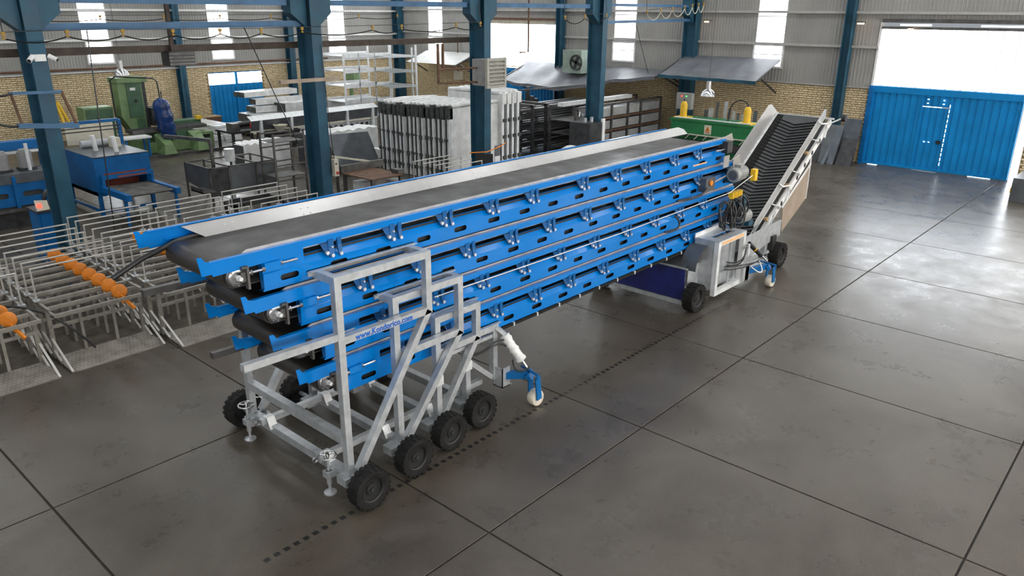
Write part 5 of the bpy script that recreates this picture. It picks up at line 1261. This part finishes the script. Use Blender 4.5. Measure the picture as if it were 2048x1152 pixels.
# ================================================================== racks, press and fittings, right side
def shelving():
    t = thing('galvanised_shelving', 'tall galvanised shelving rack with pale boards before the sunlit brick wall', 'shelving', (18.2, 20, 0))
    for (x, y) in ((16.3, 20.4), (18.9, 20.4), (18.9, 18.55), (16.3, 22.0), (18.9, 22.0)):
        part('upright', MB().box(x-.04, x+.04, y-.03, y+.03, 0, 3.45 if x < 18 else 3.82), 'galv_light', t)
    part('upright', MB().box(18.8, 18.86, 20.2, 20.26, 0, 3.75).box(18.8, 18.86, 18.7, 18.76, 0, 3.7), 'galv_light', t)
    for k, z in enumerate((.55, 1.25, 1.95, 2.60, 3.25)):
        part('beam', MB().box(16.3, 18.9, 20.36, 20.40, z, z+.18), 'galv_light', t); part('beam', MB().box(16.3, 18.9, 22.0, 22.04, z, z+.18), 'galv_light', t)
        part('side_beam', MB().box(18.88, 18.94, 18.55, 20.4, z+.02, z+.12), 'galv_light', t)
        part('shelf_board', MB().box(16.4, 18.85, 20.42, 21.98, z+.06, z+.09), 'galv_light', t)
        for x in (17.1, 18.0): part('divider', MB().box(x-.02, x+.02, 20.33, 20.37, max(.1, z-.55), z+.2), 'galv', t)
        part('side_shelf', MB().add([(17.6, 18.6, z+.05), (18.88, 18.6, z+.05), (18.88, 20.35, z+.05), (18.0, 20.35, z+.05)], [(0, 1, 2, 3)]), 'galv', t)
    for k, (x, y, l) in enumerate(((14.2, 24.6, 'green pedestal drill left of the galvanised shelving'), (16.4, 24.3, 'green pedestal drill with a dark belt guard beside the galvanised shelving'))):
        d = thing('pedestal_drill', l, 'drill press', (x, y, 0)); x += 3.2
        part('base', MB().box(x-.35, x+.35, y-.4, y+.4, 0, .12), 'mill_green', d); part('pillar', MB().tube((x, y+.1, .12), (x, y+.1, 2.3), .11, 12), 'mill_green', d, 40)
        part('table', MB().box(x-.3, x+.3, y-.5, y+.1, 1.0, 1.08), 'dark_steel', d); part('head', MB().box(x-.22, x+.22, y-.45, y+.35, 1.75, 2.25), 'mill_green', d)
        part('belt_guard', MB().box(x-.25, x+.25, y-.4, y+.45, 2.25, 2.5), 'dark_steel', d); part('spindle', MB().tube((x, y-.3, 1.4), (x, y-.3, 1.75), .05, 10), 'chrome', d, 40)
shelving()

def racks():
    t = thing('bar_rack', 'dark mesh-sided bar rack full of steel profiles behind the fourth column', 'rack', (21.4, 9.6, 0))
    x0, x1, y0, y1 = 18.4, 24.4, 9.05, 10.3; M = 'raw_steel'
    xs = [18.4, 19.9, 20.75, 21.9, 22.85, 24.4]
    for x in xs:
        for y in (y0, y1): part('upright', MB().box(x-.04, x+.04, y-.04, y+.04, 0, 1.86), M, t)
    for y in (y0, y1): part('top_rail', MB().box(x0, x1, y-.04, y+.04, 1.80, 1.88), M, t)
    for z in (.35, .85, 1.35):
        part('shelf_beam', MB().box(x0, x1, y0-.02, y0+.03, z-.08, z), 'rust', t); part('shelf', MB().box(x0, x1, y0, y1, z-.02, z), M, t)
    for a, b in zip(xs[1:], xs[2:]):
        for z in (.37, .87, 1.37): part('profile_stack', MB().box(a+.06, b-.06, y0+.02, y1-.2, z, z+.33).box(a+.02, b-.3, y0+.005, y0+.05, z+.02, z+.30), 'galv', t)
    part('top_profile', MB().box(18.3, 23.0, 9.6, 9.85, 1.88, 2.02), 'galv_light', t)
    part('stop_post', MB().box(19.55, 19.63, 9.1, 9.18, 1.88, 2.25), 'dark_steel', t)
    n = 0
    for k in range(26):
        x = random.uniform(18.45, 19.85); z = random.uniform(.4, 1.75); L = random.uniform(.3, .7); a = random.uniform(-.6, .6)
        part('hung_hook', MB().path([(x, y0-.05, z), (x+.1*math.sin(a), y0-.07, z-L*.5), (x+.15*math.sin(a)+.05, y0-.05, z-L)], .016, 5), 'galv' if k % 2 else 'chrome', t)
    t2 = thing('stock_rack', 'black open stock rack of long bars right of the small panel row', 'rack', (17.6, 11.2, 0))
    for x in (17.6, 18.4):
        for y in (10.5, 11.8, 12.9): part('upright', MB().box(x-.05, x+.05, y-.05, y+.05, 0, 1.92), 'dark_steel', t2)
        part('top_rail', MB().box(x-.05, x+.05, 10.4, 13.0, 1.84, 1.94), M, t2)
    for z in (.3, .65, 1.0, 1.35, 1.65):
        part('arm', MB().box(17.6, 21.5, 10.7, 10.76, z-.04, z), 'dark_steel', t2)
        for k in range(4):
            y = 10.85+.42*k; part('long_bar', MB().box(16.9+random.uniform(-.3, .3), 22.5, y, y+.22, z, z+.07), 'dark_steel' if (k+int(z*10)) % 4 else 'raw_steel', t2)
    part('brace_bar', MB().bar((17.9, 12.9, 2.2), (21.0, 10.6, 2.45), .05), 'dark_steel', t2)
    b = thing('bar_stubs', 'row of dark stubs and bars standing on the stock rack', 'bars', (20.4, 12.6, 1.9))
    for k, (y, h) in enumerate(((13.2, .45), (12.85, .55), (12.45, .85), (12.2, .5), (12.0, .42))): part('stub', MB().box(19.5, 19.62, y-.08, y+.08, 1.5, 1.5+h), 'dark_steel', b)
    part('stub_rail', MB().box(19.4, 19.7, 11.8, 13.4, 1.4, 1.5), 'dark_steel', b)
    part('stub_leg', MB().box(19.5, 19.6, 11.9, 12.0, 0, 1.4).box(19.5, 19.6, 13.2, 13.3, 0, 1.4), 'dark_steel', b)
    c = thing('junction_cabinet', 'dark machine head beside a white panel at the foot of the fourth column', 'machine', (17.5, 7.9, 0))
    part('housing', MB().box(17.2, 17.92, 7.5, 8.4, .4, 1.55), 'dark_steel', c); part('base', MB().box(16.8, 17.9, 7.4, 8.5, 0, .4), 'machine_blue', c)
    part('white_panel', MB().box(18.0, 18.16, 7.52, 7.60, .5, 1.65), 'white_paint', c)
    part('bulb', MB().tube((17.7, 7.8, 1.55), (17.7, 7.8, 1.72), .06, 10).tube((17.45, 7.9, 1.55), (17.45, 7.9, 1.70), .06, 10), 'galv', c, 40)
racks()

def press():
    t = thing('press_brake', 'green press brake with a warning sign, below the hanging lamp', 'machine', (21, 4.8, 0))
    x = 21.0
    part('frame', MB().box(x, x+.9, 3.15, 6.45, 0, 1.46), 'press_green', t)
    part('beam', MB().box(x-.14, x, 3.2, 6.4, 1.02, 1.45), 'press_green', t)
    part('top_ledge', MB().box(x-.16, x+.92, 3.12, 6.48, 1.46, 1.54), 'press_green', t)
    part('top_pipe', MB().tube((x-.05, 3.3, 1.57), (x-.05, 6.3, 1.57), .025, 8), 'galv_light', t, 40)
    part('table', MB().box(x-.35, x, 3.2, 6.4, .55, .8), 'dark_steel', t)
    part('tool_rail', MB().box(x-.18, x-.12, 3.2, 6.4, .98, 1.02), 'galv', t)
    for k in range(9): part('spring_link', MB().bar((x-.22, 3.4+.36*k, 1.0), (x-.22, 3.55+.36*k, .84), .02), 'cream', t)
    part('link_rail', MB().tube((x-.22, 3.2, 1.02), (x-.22, 6.4, 1.02), .018, 6), 'cream', t)
    s = part('warning_sign', MB().box(x-.15, x-.14, 4.72, 5.0, 1.07, 1.40), 'cream', t)
    part('warning_triangle', MB().prism([(4.76, 1.17), (4.96, 1.17), (4.86, 1.36)], 0, x-.156, x-.15), 'orange', s)
    part('warning_mark', MB().box(x-.16, x-.156, 4.852, 4.868, 1.22, 1.31).box(x-.16, x-.156, 4.852, 4.868, 1.19, 1.205), 'black', s)
    for k in range(2): part('warning_text', MB().box(x-.156, x-.15, 4.77, 4.95, 1.10+.03*k, 1.115+.03*k), 'oven_red', s)
    for k, y in enumerate((6.1, 3.55)):
        c = thing('hydraulic_jar', ('yellow hydraulic bottle on the left of the green press brake', 'yellow hydraulic bottle with a hose on the right of the green press brake')[k], 'bottle', (x+.2, y, 1.54), 'yellow bottles on the press')
        part('tray', MB().box(x-.05, x+.45, y-.28, y+.28, 1.54, 1.58), 'yellow', c)
        part('body', MB().lathe([(.001, 0), (.13, 0), (.13, .42), (.10, .52), (.05, .56), (.001, .56)], (x+.2, y, 1.58), (0, 0, 1), 16), 'yellow', c, 40)
        part('valve', MB().tube((x+.2, y, 2.14), (x+.2, y, 2.22), .03, 8), 'dark_steel', c, 40)
        if k: part('hose', MB().path(bez([(x+.2, y, 2.2), (x, y+.1, 2.5), (x, y+.7, 2.4), (x, y+.62, 1.6)]), .022, 7), 'hose', c, 60)
    b = thing('control_pendant', 'grey control box with red and green lamps above the left of the press', 'control box', (21.5, 6.3, 1.7))
    part('box', MB().box(21.9, 22.1, 6.2, 6.85, 1.75, 2.35), 'motor_grey', b); part('post', MB().box(21.95, 22.05, 6.5, 6.58, 0, 1.75), 'dark_steel', b)
    part('lamp', MB().tube((21.9, 6.62, 2.24), (21.86, 6.62, 2.24), .022, 8), 'led_red', b); part('lamp', MB().tube((21.9, 6.42, 2.24), (21.86, 6.42, 2.24), .022, 8), 'led_green', b)
    for k, (y, w, h) in enumerate(((5.75, .16, .75), (5.55, .2, .95), (5.30, .12, 1.45), (4.95, .12, 1.55), (4.78, .1, 1.0), (4.6, .1, .85), (4.42, .1, .7), (4.15, .25, .6), (3.75, .15, 1.0))):
        solo('metal_strip', MB().bar((22.15, y, 0), (22.35+.02*h, y+.03, 1.42+h*.45), w, .02, (1, 0, 0)), 'galv' if k % 2 else 'sheet_grey', 'sheet-metal strip standing behind the green press, %s from the left' % ORD[k], 'metal strip', 'metal strips behind the press')
press()

def plates():
    # sheets leaning on the wall left of the gate
    for k, (y, w, h, d, z0, m, lab) in enumerate(((1.75, .85, 1.35, .75, 0, 'sheet_grey', 'widest dark steel plate leaning on the wall, left of the others'), (1.05, .62, 1.62, .55, 0, 'plate_grey', 'tall pale steel plate leaning on the wall beside the gate'),
            (1.45, .28, 1.25, .95, 0, 'plate_grey', 'narrow pale steel plate leaning in front of the stack beside the gate'), (.98, .55, 1.05, .85, 0, 'dark_steel', 'short dark steel plate at the right end of the leaning plates'), (1.62, .12, .8, 1.15, 0, 'plate_grey', 'small pale steel offcut in front of the leaning plates'), (2.3, .7, 1.2, .8, 0, 'dark_steel', 'dark steel plate at the left end of the leaning plates'))):
        xb = 24.9-d; xt = 24.95-d*.35
        solo('steel_plate', MB().bar((xb, y, 0.0), (xt, y, h), w, .015, (1, 0, 0)), m, lab, 'plate', 'steel plates leaning beside the gate')
    e = thing('edge_guard', 'yellow-striped black machine corner at the right picture edge', 'machine', (22.6, -5.0, 0))
    part('body', MB().box(21.8, 23.4, -6.2, -4.75, 0, .7), 'sheet_grey', e); part('stripe', MB().box(21.78, 23.42, -4.75, -4.73, .25, .4), 'yellow', e)
plates()

# ------------------------------------------------------------------ awnings
def awning(label, y0, y1, zb, front, depth, sag, wav, valance, m='awning'):
    # front: heights of the front edge from y0 to y1, evenly spaced
    a = thing('awning', label, 'awning', (WX-depth/2, (y0+y1)/2, front[0]))
    def zf(u):
        q = u*(len(front)-1); i = min(int(q), len(front)-2); t = q-i; t = t*t*(3-2*t); return front[i]*(1-t)+front[i+1]*t
    def f(u, v):
        rip = wav*(.4+u)*(math.sin(u*46+v*3)+.6*math.sin(u*23+1.7-v*4))
        return (WX-.1-depth*v-(.05*math.sin(u*31) if wav else 0)*v, y0+(y1-y0)*u, zb+(zf(u)-zb)*v-sag*math.sin(PI*v)+rip*math.sin(PI*(.12+.8*v)))
    part('cloth', MB().grid(f, 110, 16), m, a, 80)
    if valance: part('valance', MB().grid(lambda u, v: (f(u, 1)[0]-.006, f(u, 1)[1], f(u, 1)[2]-.13*v), 110, 1), 'column_blue' if valance == 2 else m, a)
    for y, z in ((y0+.05, front[0]), (y1-.05, front[-1])):
        part('bracket', MB().bar((WX-.1, y, zb-.05), (WX-.1-depth, y, z-.03), .05), 'dark_steel', a)
        part('bracket', MB().bar((WX-.12, y, z-.55), (WX-.1-depth*.7, y, z), .05), 'dark_steel', a)
    return a
awning('taut grey awning over the press brake, right of the wall column', 4.2, 8.45, 3.58, [2.87, 2.89], 2.0, .03, .008, 2)
awning('loose wrinkled grey awning over the stock racks', 8.5, 17.2, 2.92, [2.80, 2.60, 2.25, 2.02, 2.08, 2.16], 2.1, .08, .030, 1)
awning('small pale grey awning over the sunlit brick corner', 20.8, 24.6, 3.17, [2.63, 2.63], 1.5, .01, .0, 0, 'girt')

# ------------------------------------------------------------------ fittings
def lamp(label, x, y, z):
    l = thing('highbay_lamp', label, 'lamp', (x, y, z), 'hanging high-bay lamps')
    part('shade', MB().lathe([(.27, 0), (.25, .06), (.20, .16), (.10, .24), (.085, .25)], (x, y, z), (0, 0, 1), 24), 'chrome', l, 50)
    part('ballast', MB().tube((x, y, z+.24), (x, y, z+.52), .085, 14), 'alu', l, 40)
    part('bulb', MB().lathe([(.001, 0), (.06, .04), (.05, .16), (.001, .2)], (x, y, z+.04), (0, 0, 1), 12), 'white_paint', l, 50)
    part('hanger', MB().tube((x, y, z+.5), (x, y, 7.8), .008, 6), 'dark_steel', l)
lamp('chrome bell lamp hanging above the green press brake', 21.0, 5.05, 2.42); lamp('chrome bell lamp hanging above the green milling machine', 7.2, 21.6, 2.95)

def cooler():
    c = thing('louvred_cooler', 'grey cooler with slanted louvres hung on the third column', 'air cooler', (11.9, 7.45, 3.2))
    part('case', MB().box(11.55, 12.35, 7.12, 7.70, 3.22, 3.96), 'motor_grey', c)
    fr = MB()
    for q in ((11.5, 11.58, 3.16, 4.0), (12.24, 12.32, 3.16, 4.0), (11.58, 12.24, 3.16, 3.24), (11.58, 12.24, 3.92, 4.0)): fr.box(q[0], q[1], 7.04, 7.14, q[2], q[3])
    part('frame', fr, 'louvre_grey', c)
    for k in range(6): part('louvre', MB().add([(11.58, 7.03, 3.26+.11*k), (12.24, 7.03, 3.26+.11*k), (12.24, 7.12, 3.36+.11*k), (11.58, 7.12, 3.36+.11*k), (11.58, 7.04, 3.255+.11*k), (12.24, 7.04, 3.255+.11*k)], [(0, 1, 2, 3), (0, 4, 5, 1)]), 'louvre_grey', c)
    part('water_pipe', MB().tube((10.0, 7.5, 3.75), (11.6, 7.5, 3.72), .03, 8).tube((10.0, 7.5, 3.38), (11.6, 7.5, 3.32), .03, 8).tube((10.02, 7.5, 3.35), (10.02, 7.5, 4.42), .04, 8).tube((10.2, 7.5, 3.7), (10.2, 7.5, 4.42), .04, 8), 'rust', c, 40)
    d = thing('wall_fan', 'pale green wall cooler with a round fan behind the fourth column', 'fan', (23.9, 13.4, 2.7))
    part('case', MB().box(23.8, 24.7, 12.95, 14.0, 2.62, 3.62), 'fan_green', d)
    part('fan_ring', MB().lathe([(.30, 0), (.30, -.08), (.34, -.08), (.34, 0)], (23.8, 13.2, 3.1), (1, 0, 0), 20), 'dark_steel', d, 40)
    part('fan_blade', MB().bar((23.76, 12.95, 3.0), (23.76, 13.45, 3.2), .12, .02, (1, 0, 0)).bar((23.76, 13.1, 3.35), (23.76, 13.3, 2.85), .12, .02, (1, 0, 0)), 'black', d)
    part('wall_arm', MB().bar((24.7, 13.5, 2.7), (25.05, 13.5, 2.5), .06), 'dark_steel', d)
    v = thing('extractor_box', 'dark louvred extractor box hanging below the brown pipe rail', 'extractor', (3.05, 8.3, 4.1))
    part('case', MB().box(2.87, 3.43, 8.2, 8.6, 4.12, 4.42), 'dark_steel', v)
    for k in range(4): part('louvre', MB().box(2.85, 3.45, 8.18, 8.2, 4.14+.07*k, 4.18+.07*k), 'raw_steel', v)
    part('drop_pipe', MB().box(2.97, 3.05, 8.3, 8.38, 4.42, 5.4), 'dark_brown', v)
    b = thing('switch_box', 'small cream switch box fed by brown pipes on the sunlit brick wall', 'switch box', (24.8, 21.9, 1.9))
    part('box', MB().box(24.85, 25.05, 21.75, 22.3, 1.75, 2.2), 'cream', b); part('conduit', MB().tube((24.95, 22.05, 2.2), (24.95, 22.05, 4.0), .03, 8), 'rust', b, 40)
    cam = thing('security_camera', 'white double security camera on the leftmost column', 'camera', (.15, 7.55, 4.4))
    part('junction_box', MB().box(.08, .27, 7.60, 7.66, 4.36, 4.48), 'white_paint', cam)
    for s, x in ((-1, -.01), (1, .36)):
        h = part('camera_body', MB().tube((x-s*.05, 7.58, 4.45), (x+s*.05, 7.48, 4.38), .045, 12), 'white_paint', cam, 40)
        part('lens', MB().tube((x+s*.05, 7.48, 4.38), (x+s*.055, 7.475, 4.3765), .032, 12), 'black', h)
    solo('hanging_batten', MB().box(5.04, 6.7, 7.46, 7.56, 3.66, 3.74), 'tan_rubber', 'pinkish batten fixed across the second column', 'batten')
cooler()

def festoon(label, pts, sag, wire_z):
    t = thing('crane_festoon', label, 'cable', (pts[0][0], pts[0][1], pts[0][2]))
    part('wire', MB().path([(p[0], p[1], p[2]+.05) for p in pts], .007, 5), 'dark_steel', t)
    for a, b in zip(pts, pts[1:]):
        n = 12; q = []
        for k in range(n+1):
            u = k/n; q.append((a[0]+(b[0]-a[0])*u, a[1]+(b[1]-a[1])*u, a[2]+(b[2]-a[2])*u-.06-sag*4*u*(1-u)))
        part('cable', MB().path(q, .013, 6), 'rubber' if sag < .2 else 'cream', t, 60)
    for p in (pts[0], pts[-1]): part('hanger', MB().tube((p[0], p[1], p[2]+.05), (p[0], p[1]+.3, TOPZ), .01, 5), 'dark_steel', t)
    for p in pts:
        tr = part('trolley', MB().box(p[0]-.032, p[0]+.032, p[1]-.02, p[1]+.02, p[2]-.01, p[2]+.055), 'trolley_yellow', t)
        part('trolley_hook', MB().box(p[0]-.03, p[0]+.03, p[1]-.02, p[1]+.02, p[2]-.07, p[2]-.045).box(p[0]-.01, p[0]+.01, p[1]-.012, p[1]+.012, p[2]-.045, p[2]-.01), 'trolley_yellow', tr)
festoon('crane cable on yellow trolleys strung past the left columns', [(-.38, 7.5, 4.83), (.67, 7.5, 4.85), (1.68, 7.5, 4.85), (2.68, 7.5, 4.84), (3.71, 7.5, 4.84), (4.69, 7.5, 4.84), (5.75, 7.5, 4.85), (7.81, 7.5, 4.87), (8.76, 7.5, 4.88), (10.73, 7.5, 4.91), (11.7, 7.5, 4.93)], .09, 0)
festoon('looped crane cable on yellow trolleys at the right of the fourth column', [(15.61, 7.5, 5.10), (16.68, 7.5, 5.13), (17.9, 7.5, 5.16)], .16, 0)
festoon('bunched crane cable on yellow trolleys near the right wall', [(20.43, 7.5, 5.28), (21.39, 7.5, 5.34), (22.2, 7.5, 5.40), (23.12, 7.5, 5.46), (23.7, 7.5, 5.52), (24.2, 7.5, 5.56), (24.6, 7.5, 5.60)], .26, 0)
festoon('distant crane cable on yellow trolleys in front of the left wall', [(1+1.9*k, 16.5, 5.02+.006*k) for k in range(9)], .06, 0)
for _k, (a, b, l) in enumerate((((.95, 7.3, 4.9), (.82, 7.3, 1.0), 'thin dark rope hanging right of the leftmost column'), ((4.6, 8.1, 4.95), (5.9, 8.3, 2.1), 'dark stay cable slanting down to the second column'), ((20.5, 8, 4.9), (21.9, 8.2, 3.0), 'dark stay cable slanting down to the taut awning'))):
    solo('stay_cable', MB().path([a, tuple((Vector(a)+Vector(b))*.5+Vector((0, 0, -.04))), b], .012, 6), 'hose', l, 'cable')
solo('wall_conduit', MB().tube((3.0, 26.85, 2.86), (20, 26.85, 2.86), .045, 8), 'rust', 'rusty conduit running along the top of the left brick wall', 'pipe', smooth=40)
def wall_lamp(label, x, y, z, sx, sy):
    l = thing('wall_lamp', label, 'lamp', (x, y, z), 'small lamps on the right wall')
    part('glass', MB().box(x-sx/2, x+sx/2, y-sy/2, y+sy/2, z-.05, z), 'lamp_glow', l); part('hood', MB().box(x-sx/2-.02, x+sx/2+.02, y-sy/2-.02, y+sy/2+.02, z, z+.04), 'dark_steel', l)
    part('arm', MB().box(x, WX+.02, y-.015, y+.015, z+.01, z+.035), 'dark_steel', l)
wall_lamp('small glowing lamp at the top of the gate opening', 24.75, -.35, 4.80, .10, .14)
wall_lamp('small orange glowing lamp beside the bunched crane cable', 24.62, 7.32, 4.94, .12, .14)
wall_lamp('small glowing lamp on the slim column left of the gate', 24.62, 1.28, 4.96, .12, .2)
solo('jib_bar', MB().path([(14.4, 8, 5.6), (14.4, 8, 4.05), (14.0, 8, 4.05)], .03, 6), 'rust', 'brown L-shaped pipe hanging in front of the big opening', 'pipe')
# tiny fasteners and fins too small to pick apart stay joined
for _o in bpy.data.objects:
    if _o.name.split('.')[0] in ('bolt', 'rivet', 'lip_screw', 'tread_lugs', 'cooling_fins', 'hub', 'chain', 'drum_flange'): _o['kind'] = 'stuff'
